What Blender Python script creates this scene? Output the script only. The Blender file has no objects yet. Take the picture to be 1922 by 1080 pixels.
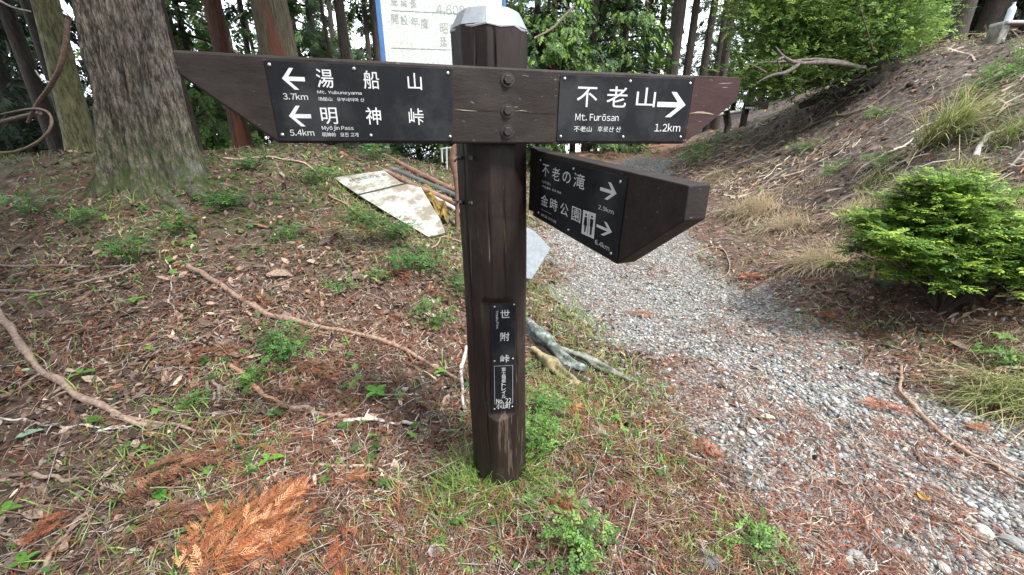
import bpy, math, random
import numpy as np
from mathutils import Vector

# ---------------------------------------------------------------- camera, world, sun, exposure
SC = bpy.context.scene
COL = SC.collection
rng = np.random.default_rng(7)
random.seed(7)
FPX, PITCH, EYE = 750.0, math.radians(20.8), 1.35
cd = bpy.data.cameras.new('camera'); cam = bpy.data.objects.new('camera', cd); COL.objects.link(cam)
cam.location = (0, 0, EYE); cam.rotation_euler = (math.radians(90) - PITCH, 0, 0)
cd.sensor_width = 36; cd.lens = 36 * FPX / 1922; cd.clip_start = .02; cd.clip_end = 2000
SC.camera = cam

SUN_EL, SUN_AZ = math.radians(56), math.radians(128)      # azimuth clockwise from +Y: the sun stands to the right, a little behind the camera
w = bpy.data.worlds.new('World'); SC.world = w; w.use_nodes = True
nt = w.node_tree; nt.nodes.clear()
wo = nt.nodes.new('ShaderNodeOutputWorld'); bg = nt.nodes.new('ShaderNodeBackground')
sky = nt.nodes.new('ShaderNodeTexSky'); sky.sky_type = 'NISHITA'; sky.sun_disc = False
sky.sun_elevation = SUN_EL; sky.sun_rotation = SUN_AZ; sky.altitude = 900
sky.dust_density = 2.0
tc = nt.nodes.new('ShaderNodeTexCoord'); nz = nt.nodes.new('ShaderNodeTexNoise'); nz.inputs['Scale'].default_value = 2.2
nz.inputs['Detail'].default_value = 6
cr = nt.nodes.new('ShaderNodeValToRGB'); cr.color_ramp.elements[0].position = .30; cr.color_ramp.elements[1].position = .55
mx = nt.nodes.new('ShaderNodeMix'); mx.data_type = 'RGBA'; mx.inputs[7].default_value = (12.5, 13.0, 13.8, 1)
nt.links.new(tc.outputs['Generated'], nz.inputs['Vector']); nt.links.new(nz.outputs['Fac'], cr.inputs['Fac'])
nt.links.new(cr.outputs['Color'], mx.inputs[0]); nt.links.new(sky.outputs['Color'], mx.inputs[6])
nt.links.new(mx.outputs[2], bg.inputs['Color']); bg.inputs['Strength'].default_value = .12
nt.links.new(bg.outputs['Background'], wo.inputs['Surface'])
sd = bpy.data.lights.new('sun', 'SUN'); sun = bpy.data.objects.new('sun', sd); COL.objects.link(sun)
sd.energy = 3.3; sd.angle = math.radians(9); sd.color = (1, .955, .88)
sv = Vector((math.sin(SUN_AZ) * math.cos(SUN_EL), math.cos(SUN_AZ) * math.cos(SUN_EL), math.sin(SUN_EL)))
sun.rotation_euler = sv.to_track_quat('Z', 'Y').to_euler(); sun.location = (6, -5, 12)
SC.view_settings.view_transform = 'Standard'; SC.view_settings.look = 'None'
SC.view_settings.exposure = 1.25; SC.view_settings.gamma = 1; SC.view_settings.use_curve_mapping = False
SC.render.engine = 'CYCLES'
SC.cycles.max_bounces = 6; SC.cycles.diffuse_bounces = 3; SC.cycles.transparent_max_bounces = 6

# ---------------------------------------------------------------- small helpers
def fr(): return random.random()
def ru(a, b): return random.uniform(a, b)
cp_, sp_ = math.cos(PITCH), math.sin(PITCH)
def ray(x, y):
    u = (x - 961) / FPX; v = (540 - y) / FPX
    return np.array((u, cp_ + v * sp_, v * cp_ - sp_))
def P(x, y, d):                                              # the point seen at (x, y) of the photograph, d metres ahead
    r = ray(x, y); return np.array((0, 0, EYE)) + r * (d / r[1])

def _hash(ix, iy, iz, seed):
    h = (ix.astype(np.int64) * 374761393 + iy.astype(np.int64) * 668265263 + iz.astype(np.int64) * 2147483647 + seed * 144665) & 0xffffffff
    h = ((h ^ (h >> 13)) * 1274126177) & 0xffffffff
    h = h ^ (h >> 16)
    return (h & 0xffff) / 65535.0
def vnoise(p, seed=0):                                       # smooth value noise, -1..1, p (N,3)
    p = np.asarray(p, float); i = np.floor(p).astype(np.int64); f = p - i; f = f * f * (3 - 2 * f)
    r = 0
    for dx in (0, 1):
        for dy in (0, 1):
            for dz in (0, 1):
                wgt = (f[:, 0] if dx else 1 - f[:, 0]) * (f[:, 1] if dy else 1 - f[:, 1]) * (f[:, 2] if dz else 1 - f[:, 2])
                r = r + wgt * _hash(i[:, 0] + dx, i[:, 1] + dy, i[:, 2] + dz, seed)
    return r * 2 - 1
def fbm(p, octv=4, seed=0):
    r = 0; a = .5; p = np.asarray(p, float)
    for k in range(octv): r = r + a * vnoise(p * 2 ** k, seed + k); a *= .5
    return r

def mesh_arrays(name, v, f, col=None, smooth=False, attrs=None):
    v = np.asarray(v, np.float32); f = np.asarray(f, np.int32); n = f.shape[1]
    me = bpy.data.meshes.new(name)
    me.vertices.add(len(v)); me.vertices.foreach_set('co', v.ravel())
    me.loops.add(f.size); me.loops.foreach_set('vertex_index', f.ravel())
    me.polygons.add(len(f)); me.polygons.foreach_set('loop_start', np.arange(0, f.size, n, dtype=np.int32))
    me.polygons.foreach_set('loop_total', np.full(len(f), n, np.int32))
    if smooth: me.polygons.foreach_set('use_smooth', np.ones(len(f), bool))
    if col is not None:
        a = me.color_attributes.new('Col', 'FLOAT_COLOR', 'POINT')
        c = np.ones((len(v), 4), np.float32); c[:, :3] = col; a.data.foreach_set('color', c.ravel())
    for k, arr in (attrs or {}).items():
        a = me.attributes.new(k, 'FLOAT', 'POINT'); a.data.foreach_set('value', np.asarray(arr, np.float32))
    me.update(calc_edges=True); me.validate()
    return me
def obj(name, me, m=None, parent=None, loc=None):
    o = bpy.data.objects.new(name, me); COL.objects.link(o)
    if m is not None and me is not None: me.materials.clear(); me.materials.append(m)
    if parent is not None: o.parent = parent
    if loc is not None: o.location = loc
    return o
def tag(o, label=None, cat=None, group=None, kind=None):
    for k, val in (('label', label), ('category', cat), ('group', group), ('kind', kind)):
        if val: o[k] = val
    return o
def thing(name, label, cat, loc=(0, 0, 0), group=None):
    o = bpy.data.objects.new(name, None); COL.objects.link(o); o.location = tuple(loc); o.empty_display_size = .1
    return tag(o, label, cat, group)
class MB:                                                    # collects triangles/quads of one mesh
    def __init__(s): s.v = []; s.f = []; s.n = 0; s.c = []
    def add(s, v, f, c=None):
        v = np.asarray(v, float)
        s.v.append(v); s.f += [tuple(int(i) + s.n for i in q) for q in f]; s.n += len(v)
        s.c.append(np.tile(np.asarray(c if c is not None else (1, 1, 1), float), (len(v), 1)) if np.ndim(c) < 2 else np.asarray(c))
        return s
    def build(s, name, m, parent=None, loc=None, smooth=False, off=(0, 0, 0)):
        me = bpy.data.meshes.new(name); v = np.vstack(s.v) - np.asarray(off)
        me.from_pydata(v.tolist(), [], s.f)
        a = me.color_attributes.new('Col', 'FLOAT_COLOR', 'POINT')
        c = np.ones((len(v), 4), np.float32); c[:, :3] = np.vstack(s.c); a.data.foreach_set('color', c.ravel())
        if smooth:
            me.polygons.foreach_set('use_smooth', np.ones(len(me.polygons), bool))
        me.update(); return obj(name, me, m, parent, loc)
def box_vf(c, ax, ay, az):
    c, ax, ay, az = map(np.asarray, (c, ax, ay, az))
    v = [c + i * ax + j * ay + k * az for i in (-1, 1) for j in (-1, 1) for k in (-1, 1)]
    return v, [(0, 1, 3, 2), (4, 6, 7, 5), (0, 4, 5, 1), (2, 3, 7, 6), (0, 2, 6, 4), (1, 5, 7, 3)]
def bevel_box(name, size, m, parent, loc=(0, 0, 0), bev=.004, rot=None):
    x, y, z = [s / 2 for s in size]; v, f = box_vf((0, 0, 0), (x, 0, 0), (0, y, 0), (0, 0, z))
    o = MB().add(v, f).build(name, m, parent, loc)
    if rot is not None: o.rotation_euler = rot
    b = o.modifiers.new('bevel', 'BEVEL'); b.width = bev; b.segments = 2
    return o
def smooth_path(pts, n=6):
    pts = np.asarray(pts, float)
    if len(pts) < 3:
        t = np.linspace(0, 1, n + 1)[:, None]; return pts[0] * (1 - t) + pts[-1] * t
    q = np.vstack([2 * pts[0] - pts[1], pts, 2 * pts[-1] - pts[-2]]); out = []
    for i in range(len(pts) - 1):
        p0, p1, p2, p3 = q[i:i + 4]
        for t in np.linspace(0, 1, n, endpoint=False):
            out.append(.5 * ((2 * p1) + (p2 - p0) * t + (2 * p0 - 5 * p1 + 4 * p2 - p3) * t * t + (3 * p1 - p0 - 3 * p2 + p3) * t ** 3))
    out.append(pts[-1]); return np.array(out)
def tube_vf(path, rad, sides=6, rough=0, seed=0, cap=True):
    path = np.asarray(path, float); n = len(path)
    rad = np.interp(np.linspace(0, 1, n), np.linspace(0, 1, len(rad)), rad) if np.ndim(rad) else np.full(n, rad)
    t = np.gradient(path, axis=0); t /= np.linalg.norm(t, axis=1)[:, None] + 1e-9
    up = np.array((0, 0, 1.)) if abs(t[:, 2]).mean() < .8 else np.array((1., 0, 0))
    a = np.cross(t, up); a /= np.linalg.norm(a, axis=1)[:, None] + 1e-9; b = np.cross(t, a)
    ang = np.linspace(0, 2 * math.pi, sides, endpoint=False)
    ring = a[:, None, :] * np.cos(ang)[None, :, None] + b[:, None, :] * np.sin(ang)[None, :, None]
    r = np.repeat(rad[:, None], sides, 1)
    if rough:
        q = (path[:, None, :] + ring * .02).reshape(-1, 3) * 30
        r = r * (1 + rough * vnoise(q, seed).reshape(n, sides))
    v = (path[:, None, :] + ring * r[:, :, None]).reshape(-1, 3)
    f = []
    for i in range(n - 1):
        for j in range(sides):
            k = (j + 1) % sides; f.append((i * sides + j, i * sides + k, (i + 1) * sides + k, (i + 1) * sides + j))
    if cap:
        f.append(tuple(range(sides))); f.append(tuple((n - 1) * sides + j for j in reversed(range(sides))))
    return v, f
def tube_fast(path, rad, sides=3):
    return tube_vf(path, rad, sides, cap=False)

# ---------------------------------------------------------------- materials
def new_mat(name):
    m = bpy.data.materials.new(name); m.use_nodes = True; t = m.node_tree
    b = t.nodes['Principled BSDF']; return m, t, b
def N(t, typ, **kw):
    n = t.nodes.new(typ)
    for k, val in kw.items():
        if k in n.inputs: n.inputs[k].default_value = val
        else: setattr(n, k, val)
    return n
def ramp(t, src, stops):
    r = t.nodes.new('ShaderNodeValToRGB'); e = r.color_ramp.elements
    while len(e) < len(stops): e.new(.5)
    for q, (p, c) in zip(e, stops): q.position = p; q.color = (c[0], c[1], c[2], 1) if np.ndim(c) else (c, c, c, 1)
    t.links.new(src, r.inputs['Fac']); return r
def mixc(t, fac, a, b, mode='MIX'):
    m = t.nodes.new('ShaderNodeMix'); m.data_type = 'RGBA'; m.blend_type = mode
    for s, val in ((0, fac), (6, a), (7, b)):
        if hasattr(val, 'is_linked') or isinstance(val, bpy.types.NodeSocket): t.links.new(val, m.inputs[s])
        elif s == 0: m.inputs[0].default_value = val
        else: m.inputs[s].default_value = (*val[:3], 1)
    return m.outputs[2]
def bump(t, b, h, strength=.5, dist=.01):
    n = t.nodes.new('ShaderNodeBump'); n.inputs['Strength'].default_value = strength; n.inputs['Distance'].default_value = dist
    t.links.new(h, n.inputs['Height']); t.links.new(n.outputs['Normal'], b.inputs['Normal']); return n
def coords(t, scale=(1, 1, 1), kind='Object'):
    c = t.nodes.new('ShaderNodeTexCoord'); m = t.nodes.new('ShaderNodeMapping'); m.inputs['Scale'].default_value = scale
    t.links.new(c.outputs[kind], m.inputs['Vector']); return m.outputs['Vector']
def noise(t, vec, scale, detail=4, rough=.6):
    n = t.nodes.new('ShaderNodeTexNoise'); n.inputs['Scale'].default_value = scale; n.inputs['Detail'].default_value = detail
    n.inputs['Roughness'].default_value = rough; t.links.new(vec, n.inputs['Vector']); return n.outputs['Fac']
def attr(t, name):
    a = t.nodes.new('ShaderNodeAttribute'); a.attribute_name = name; return a

def m_col(name, rough=.85, var=.35, scale=60, transl=0, spec=.3):      # piece colour from the Col attribute, grain by noise
    m, t, b = new_mat(name); c = attr(t, 'Col').outputs['Color']
    n = noise(t, coords(t), scale, 3); r = ramp(t, n, [(.3, 1 - var), (.7, 1 + var * .6)])
    cc = mixc(t, 1, c, r.outputs['Color'], 'MULTIPLY'); t.links.new(cc, b.inputs['Base Color'])
    b.inputs['Roughness'].default_value = rough; b.inputs['Specular IOR Level'].default_value = spec
    if transl:
        tr = t.nodes.new('ShaderNodeBsdfTranslucent'); ms = t.nodes.new('ShaderNodeMixShader'); ms.inputs[0].default_value = transl
        t.links.new(cc, tr.inputs['Color']); t.links.new(b.outputs[0], ms.inputs[1]); t.links.new(tr.outputs[0], ms.inputs[2])
        t.links.new(ms.outputs[0], t.nodes['Material Output'].inputs['Surface'])
    return m
M = {}
M['litter'] = m_col('dead_litter', .8, .4, 90, .12)
M['leaf'] = m_col('green_leaf', .5, .25, 40, .4, .4)
M['needle'] = m_col('conifer_needles', .6, .3, 12, .22, .3)
M['stone'] = m_col('stone', .85, .35, 45)
M['twig'] = m_col('twig_bark', .8, .45, 50)
M['grass'] = m_col('grass_blade', .55, .2, 30, .3, .4)

def m_paint_wood(name='dark_painted_wood', grain=(1, 1, 1), base=((.011, .0075, .0065), (.024, .0165, .0145)), chips=.62, gloss=.42):
    m, t, b = new_mat(name); v = coords(t, grain)
    n1 = noise(t, v, 7, 8, .65); n2 = noise(t, v, 34, 6, .7); n3 = noise(t, coords(t, tuple(g * (2.6 if g > 1 else 1.1) for g in grain)), 2.2, 5, .62)
    c = ramp(t, n1, [(.3, base[0]), (.7, base[1])]).outputs['Color']
    dust = ramp(t, noise(t, coords(t), 4.5, 7, .7), [(.5, 0), (.8, .2)]).outputs['Color']
    c = mixc(t, dust, c, (.12, .10, .09))
    fl = ramp(t, n3, [(chips, 0), (chips + .025, 1)]).outputs['Color']
    wood = ramp(t, n2, [(.3, (.035, .024, .018)), (.7, (.10, .078, .06))]).outputs['Color']
    c = mixc(t, fl, c, wood)
    sc = ramp(t, noise(t, coords(t, tuple(g * g * .6 for g in grain)), 9, 3, .5), [(.705, 0), (.72, .55)]).outputs['Color']
    c = mixc(t, sc, c, (.22, .19, .17))
    t.links.new(c, b.inputs['Base Color']); b.inputs['Specular IOR Level'].default_value = .22
    rr = ramp(t, n2, [(.2, gloss - .1), (.8, gloss + .25)]).outputs['Color']; t.links.new(rr, b.inputs['Roughness'])
    hh = mixc(t, .5, n1, n2); bump(t, b, hh, .5, .004); return m
M['post_wood'] = m_paint_wood('post_painted_wood', (5, 5, .7), chips=.60)
M['board_wood'] = m_paint_wood('board_painted_wood', (.7, 5, 5), base=((.013, .0095, .0085), (.027, .021, .019)), chips=.74, gloss=.55)
M['board_wood_red'] = m_paint_wood('board_end_worn_paint', (.7, 5, 5), base=((.028, .013, .013), (.055, .026, .025)), chips=.68, gloss=.5)

def m_simple(name, col, rough=.5, metal=0, var=.25, scale=20, bmp=0, vec=(1, 1, 1), dirt=None):
    m, t, b = new_mat(name); v = coords(t, vec); n = noise(t, v, scale, 6, .65)
    c = ramp(t, n, [(.25, tuple(x * (1 - var) for x in col)), (.75, tuple(min(1, x * (1 + var)) for x in col))]).outputs['Color']
    if dirt:
        d = ramp(t, noise(t, coords(t, vec), dirt[1], 7, .7), [(dirt[2], 0), (dirt[2] + .15, dirt[3])]).outputs['Color']; c = mixc(t, d, c, dirt[0])
    t.links.new(c, b.inputs['Base Color']); b.inputs['Roughness'].default_value = rough; b.inputs['Metallic'].default_value = metal
    if bmp: bump(t, b, n, .6, bmp)
    return m
M['plate'] = m_simple('black_sign_plate', (.0105, .0115, .0145), .55, 0, .25, 6, 0, dirt=((.06, .062, .066), 4, .50, .4))
M['plate'].node_tree.nodes['Principled BSDF'].inputs['Specular IOR Level'].default_value = .12
M['white_print'] = m_simple('white_sign_print', (.52, .53, .54), .5, 0, .12, 30)
M['screw'] = m_simple('screw_steel', (.55, .54, .52), .35, .85, .2, 60)
M['bolt'] = m_simple('painted_bolt', (.022, .017, .016), .5, .2, .4, 60, .001)
M['cap'] = m_simple('weathered_zinc_cap', (.27, .295, .32), .45, .35, .15, 60, .0012, dirt=((.3, .32, .33), 9, .5, .5))
M['rust'] = m_simple('rusty_pipe', (.16, .085, .06), .7, .2, .5, 18, .002, dirt=((.30, .20, .17), 6, .5, .7))
M['blackpipe'] = m_simple('dull_dark_pipe', (.06, .065, .075), .6, .1, .4, 14, .002)
M['bleached'] = m_simple('bleached_wood', (.38, .36, .33), .85, 0, .35, 25, .004, (1, 1, 1))

def m_bark(name, dark, light, moss=None, vscale=(5, 5, 1), lichen=None, red=None, hard=0):
    m, t, b = new_mat(name); v = coords(t, vscale)
    n1 = noise(t, v, 5.5, 8, .75); n2 = noise(t, coords(t, (vscale[0] * 2.4, vscale[1] * 2.4, vscale[2] * .9)), 7 + 8 * hard, 6, .75)
    c = ramp(t, n1, [(.33 + .1 * hard, dark), (.52, tuple((a + q) / 2 for a, q in zip(dark, light))), (.7 - .08 * hard, light)]).outputs['Color']
    c = mixc(t, ramp(t, n2, [(.40, .85), (.52, 0)]).outputs['Color'], c, tuple(x * .35 for x in dark))
    if red:
        c = mixc(t, ramp(t, noise(t, coords(t, (2.2, 2.2, .35)), 2.2, 4), [(.52, 0), (.58, .85)]).outputs['Color'], c, red)
    if lichen:
        c = mixc(t, ramp(t, noise(t, coords(t), 3.2, 8, .75), [(.54, 0), (.68, .55)]).outputs['Color'], c, lichen)
    if moss:
        ma = attr(t, 'moss').outputs['Fac']
        mn = t.nodes.new('ShaderNodeMath'); mn.operation = 'MULTIPLY'
        t.links.new(ma, mn.inputs[0]); t.links.new(ramp(t, noise(t, coords(t), 11, 7, .7), [(.38, 0), (.58, 1)]).outputs['Color'], mn.inputs[1])
        c = mixc(t, mn.outputs[0], c, moss)
    t.links.new(c, b.inputs['Base Color']); b.inputs['Roughness'].default_value = .9
    bump(t, b, mixc(t, .4, n1, n2), .9, .03); return m
M['cedar'] = m_bark('cedar_bark', (.036, .029, .024), (.31, .26, .21), (.040, .075, .008), (6, 6, 1.6), (.20, .235, .21), None, 1)
M['bark_dark'] = m_bark('dark_bark', (.018, .014, .011), (.075, .058, .045))
M['bark_red'] = m_bark('red_brown_bark', (.04, .018, .012), (.14, .056, .032), None, (5, 5, .6), None, (.18, .062, .03))
M['bark_mixed'] = m_bark('olive_and_red_bark', (.06, .05, .03), (.20, .17, .11), None, (7, 7, .6), None, (.17, .055, .03))
M['bark_moss'] = m_bark('mossy_pale_bark', (.07, .065, .03), (.26, .25, .13), None, (3, 3, 1.2), (.18, .20, .07))
M['bark_grey'] = m_bark('grey_root_bark', (.05, .04, .033), (.20, .165, .14))

# ---------------------------------------------------------------- the ground
_pxctl = [  # photo x, y, metres ahead
 (0,450,3.0),(100,600,2.1),(300,500,2.8),(300,400,3.5),(600,500,2.9),(800,500,3.2),(700,700,1.97),(600,400,4.2),(450,300,5.0),
 (600,282,5.6),(100,300,4.3),(0,300,4.2),(800,400,4.6),(840,318,7.2),(1050,290,12.5),(1000,520,3.9),(1130,440,5.3),(1180,330,10),
 (1250,280,12.2),(1330,245,15),(1380,222,15.5),(1345,310,9),(1500,240,9.2),(1640,150,8.8),(1750,95,9.0),(1922,85,7.2),
 (1740,590,2.75),(1750,300,5),(1922,300,4.2),(1922,500,2.75),(1922,650,2.25),(1600,400,5),(1450,400,6.2),(1750,200,6.6),(1600,560,3.1),(300,330,4.1),
 (700,330,5.1),(1300,450,5.25),(1400,560,3.5),(1520,470,4.4)]
_ctl = [P(*c) for c in _pxctl]
_ctl += [np.array(c, float) for c in [(0,-3,.0),(-3,-2,.1),(3,-3,-.05),(0,1.33,0),(-1,1,0),(1,1,0),(2.2,1.2,-.02),(-2,1,.08),(.5,2.4,0),(1.5,2.2,0),(0,0,0),(3.4,1.0,.25),
 (-4,7.8,.6),(-6,10,-1),(-2,9.5,.2),(-8,6,.3),(-12,12,-3),(-3,14,-1.5),(0,20,-1.5),(3,26,-1),(9.5,22,1.9),(14,20,3.0),(11.4,12,3.55),(9.5,9.5,3.1),(16,8,3.3),(7,3,2.5),(20,14,4.2),(9,-4,2),(3,17,.4),
 (-6,2,.9),(-9,0,1),(-6,-4,.5),(5,26,.2),(7,-8,1),(-8,-9,0),(0,-10,0)]]
_ctl = np.array(_ctl)
def _tps_fit(c, lam=.02):
    n = len(c); d = np.linalg.norm(c[:, None, :2] - c[None, :, :2], axis=2); K = np.where(d > 0, d * d * np.log(d + 1e-12), 0)
    A = np.zeros((n + 3, n + 3)); A[:n, :n] = K + lam * np.eye(n); A[:n, n] = 1; A[:n, n + 1:] = c[:, :2]; A[n, :n] = 1; A[n + 1:, :n] = c[:, :2].T
    return np.linalg.solve(A, np.r_[c[:, 2], 0, 0, 0])
_W = _tps_fit(_ctl)
def H0(x, y):
    x = np.atleast_1d(np.asarray(x, float)); y = np.atleast_1d(np.asarray(y, float))
    r = np.hypot(x - 2, y - 6); s = np.minimum(1, 24 / np.maximum(r, 1e-6)); xc = 2 + (x - 2) * s; yc = 6 + (y - 6) * s
    n = len(_ctl); out = np.full(x.shape, _W[n]) + _W[n + 1] * xc + _W[n + 2] * yc
    for i in range(n):
        d2 = (xc - _ctl[i, 0]) ** 2 + (yc - _ctl[i, 1]) ** 2; out += _W[i] * .5 * d2 * np.log(d2 + 1e-12)
    t = np.clip((r - 22) / 26, 0, 1); t = t * t * (3 - 2 * t)
    return out * (1 - t) + -9 * t
# the gravel track, a line through points on the ground with a half width
def pathdist(x, y):                                          # signed measure: <0 inside the gravel
    x = np.atleast_1d(x); y = np.atleast_1d(y); best = np.full(x.shape, 99.)
    for (a, b) in zip(PATH[:-1], PATH[1:]):
        dx, dy = b[0] - a[0], b[1] - a[1]; L = dx * dx + dy * dy
        t = np.clip(((x - a[0]) * dx + (y - a[1]) * dy) / L, 0, 1)
        d = np.hypot(x - a[0] - t * dx, y - a[1] - t * dy) - (a[2] * (1 - t) + b[2] * t); best = np.minimum(best, d)
    return best
PATH = [(2.9, -1.6, 1.3), (2.05, .3, 1.15), (1.82, 1.45, .95), (1.62, 2.3, .85), (1.4, 3.3, .85), (1.35, 4.6, .92), (1.65, 6.4, 1.0), (2.3, 8.4, 1.0), (3.4, 10.8, .8)]
def H(x, y):
    x = np.atleast_1d(np.asarray(x, float)); y = np.atleast_1d(np.asarray(y, float))
    h = H0(x, y); p = np.stack([x, y, x * 0], 1)
    pd = np.clip(pathdist(x, y) / .5, 0, 1)
    h = h + (.045 * fbm(p * 1.3, 3, 3) + .02 * vnoise(p * 5.5, 9)) * (.25 + .75 * pd) + .008 * vnoise(p * 15, 5) * (.5 + .5 * pd)
    bm = np.clip((x - (1.4 + .32 * np.maximum(y - 2, 0))) / 1.0, 0, 1) * np.clip((h - .35) / .6, 0, 1)
    h = h + bm * (.13 * fbm(p * np.array((1.5, 1.5, 1)) + 40, 3, 12) + .035 * vnoise(p * 7 + 3, 15) + .02 * vnoise(p * 16, 16))
    return h - .03 * (1 - pd)
def h1(x, y): return float(H(x, y)[0])
def G(x, y, dmax=40, off=0):                                 # where the ray through (x, y) of the photograph meets the ground
    r = ray(x, y); ts = .5 * 1.012 ** np.arange(0, 380); ts = ts[ts < dmax]
    pts = r[None] / r[1] * ts[:, None]; z = EYE + pts[:, 2]; hh = H(pts[:, 0], pts[:, 1]); k = np.where(z < hh)[0]
    i = k[0] if len(k) else len(ts) - 1; j = max(i - 1, 0)
    a, b = z[j] - hh[j], z[i] - hh[i]; q = a / (a - b) if a > b and len(k) else 0
    t = ts[j] + (ts[i] - ts[j]) * min(1, max(0, q)); p = r / r[1] * t
    return np.array((p[0], p[1], h1(p[0], p[1]) + off))

_n = 560; _k = 5.3; _a = 1.6
_s = np.linspace(-1, 1, _n); _g = _a * np.sinh(_k * _s)
gx, gy = np.meshgrid(_g + .3, _g + 2.6); gx = gx.ravel(); gy = gy.ravel()
gz = H(gx, gy)
_i = np.arange(_n * _n).reshape(_n, _n); gf = np.stack([_i[:-1, :-1].ravel(), _i[:-1, 1:].ravel(), _i[1:, 1:].ravel(), _i[1:, :-1].ravel()], 1)
gpd = pathdist(gx, gy)
grav = np.clip(.5 - (gpd + .6 * fbm(np.stack([gx, gy, gx * 0], 1) * 2.2, 3, 21)) / .5, 0, 1)
bank = np.clip((gx - (1.2 + .32 * np.maximum(gy - 2, 0))) / 1.2, 0, 1) * np.clip((gz - .3) / .5, 0, 1)
leftm = np.clip((-gx - .2 + .25 * (gy - 3)) / 1.0, 0, 1) * np.clip((gy - 2.6) / 1.5, 0, 1)
m, t, b = new_mat('forest_floor'); v = coords(t)
n1 = noise(t, v, 14, 8, .72); n2 = noise(t, v, 60, 4, .7); n3 = noise(t, v, 2.2, 5, .6)
lit = ramp(t, n1, [(.34, (.014, .010, .008)), (.46, (.045, .029, .021)), (.56, (.10, .068, .05)), (.68, (.24, .18, .14))]).outputs['Color']
lit = mixc(t, ramp(t, n3, [(.5, 0), (.62, .55)]).outputs['Color'], lit, (.085, .04, .026))
vo = t.nodes.new('ShaderNodeTexVoronoi'); vo.inputs['Scale'].default_value = 48; t.links.new(v, vo.inputs['Vector'])
vg = ramp(t, vo.outputs['Color'], [(.15, (.10, .095, .088)), (.5, (.20, .195, .185)), (.85, (.36, .35, .33))]).outputs['Color']
ve = ramp(t, vo.outputs['Distance'], [(.35, (1, 1, 1)), (.75, (.35, .33, .3))]).outputs['Color']; vg = mixc(t, 1, vg, ve, 'MULTIPLY')
dirt = ramp(t, n1, [(.36, (.022, .016, .014)), (.5, (.06, .046, .04)), (.62, (.15, .115, .10)), (.75, (.26, .21, .17))]).outputs['Color']
far = ramp(t, attr(t, 'farness').outputs['Fac'], [(0, 0), (1, .8)]).outputs['Color']
lit = mixc(t, far, lit, ramp(t, n1, [(.35, (.10, .055, .035)), (.7, (.33, .20, .13))]).outputs['Color'])  # far litter is orange-brown, its sunlit brightness put into the colour
c = mixc(t, attr(t, 'bank').outputs['Fac'], lit, dirt)
mm = t.nodes.new('ShaderNodeMath'); mm.operation = 'MULTIPLY'; t.links.new(attr(t, 'moss').outputs['Fac'], mm.inputs[0])
t.links.new(ramp(t, noise(t, v, 4.5, 7, .7), [(.43, 0), (.56, .9)]).outputs['Color'], mm.inputs[1])
c = mixc(t, mm.outputs[0], c, (.040, .062, .012)); c = mixc(t, attr(t, 'gravel').outputs['Fac'], c, vg)
t.links.new(c, b.inputs['Base Color']); b.inputs['Roughness'].default_value = .92
hh = mixc(t, attr(t, 'gravel').outputs['Fac'], mixc(t, .4, n1, n2), vo.outputs['Distance']); bump(t, b, hh, .8, .02)
M['ground'] = m
ground = obj('ground', mesh_arrays('ground', np.stack([gx, gy, gz], 1), gf, None, True, {'gravel': grav, 'bank': bank, 'moss': leftm, 'farness': np.clip((gy - 8) / 3, 0, 1) * np.clip((gx - .5) / 1.5, 0, 1)}), m)
tag(ground, 'leaf littered forest ground with a gravel track between two banks', kind='structure')

# ---------------------------------------------------------------- planes that carry boards, plates and print
class Plane:
    def __init__(s, o, d, n):                                # origin, direction along, outward normal
        s.o = np.array(o, float); s.d = np.array(d, float); s.d /= np.linalg.norm(s.d)
        n = np.array(n, float); n -= s.d * (n @ s.d); s.n = n / np.linalg.norm(n); s.u = np.cross(s.n, s.d)
        if s.u[2] < 0: s.u = -s.u
    def shift(s, a): q = Plane(s.o + s.n * a, s.d, s.n); return q
    def st(s, x, y):
        r = ray(x, y); c = np.array((0, 0, EYE)); t = ((s.o - c) @ s.n) / (r @ s.n); p = c + r * t - s.o
        return np.array((p @ s.d, p @ s.u))
    def w(s, q, a=0): return s.o + s.d * q[0] + s.u * q[1] + s.n * a
def slab(pl, pts, front, back, name, m, parent, bev=0, off=(0, 0, 0)):   # an outline (s, t) given thickness
    k = len(pts); v = [pl.w(q, front) for q in pts] + [pl.w(q, back) for q in pts]
    ar = sum(pts[i][0] * pts[(i + 1) % k][1] - pts[(i + 1) % k][0] * pts[i][1] for i in range(k))
    idx = list(range(k)); fl = (np.cross(pl.d, pl.u) @ pl.n) * ar < 0
    if fl: idx = idx[::-1]
    f = [tuple(idx), tuple(i + k for i in reversed(idx))] + [(idx[i], idx[i] + k, idx[(i + 1) % k] + k, idx[(i + 1) % k]) for i in range(k)]
    f = [f[0], f[1]] + [tuple(reversed(q)) for q in f[2:]] if False else f
    o = MB().add(v, f).build(name, m, parent, off=off)
    if bev:
        q = o.modifiers.new('bevel', 'BEVEL'); q.width = bev; q.segments = 2; q.limit_method = 'ANGLE'
    return o
_tmpc = {}
def glyphs(body, bold=.0):                                   # mesh of one line of text, unit box normalised later
    if (body, bold) in _tmpc: return _tmpc[(body, bold)]
    cu = bpy.data.curves.new('txt', 'FONT'); cu.body = body; cu.size = 1; cu.offset = 0; cu.resolution_u = 3; cu.fill_mode = 'FRONT'
    o = bpy.data.objects.new('txt', cu); COL.objects.link(o)
    me = bpy.data.meshes.new_from_object(o.evaluated_get(bpy.context.evaluated_depsgraph_get()))
    v = np.array([x.co[:] for x in me.vertices]); f = [tuple(p.vertices) for p in me.polygons]
    bpy.data.objects.remove(o); bpy.data.curves.remove(cu); bpy.data.meshes.remove(me)
    v = v[:, :2]; v = (v - v.min(0)) / (v.max(0) - v.min(0)); _tmpc[(body, bold)] = (v, f); return v, f
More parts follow.
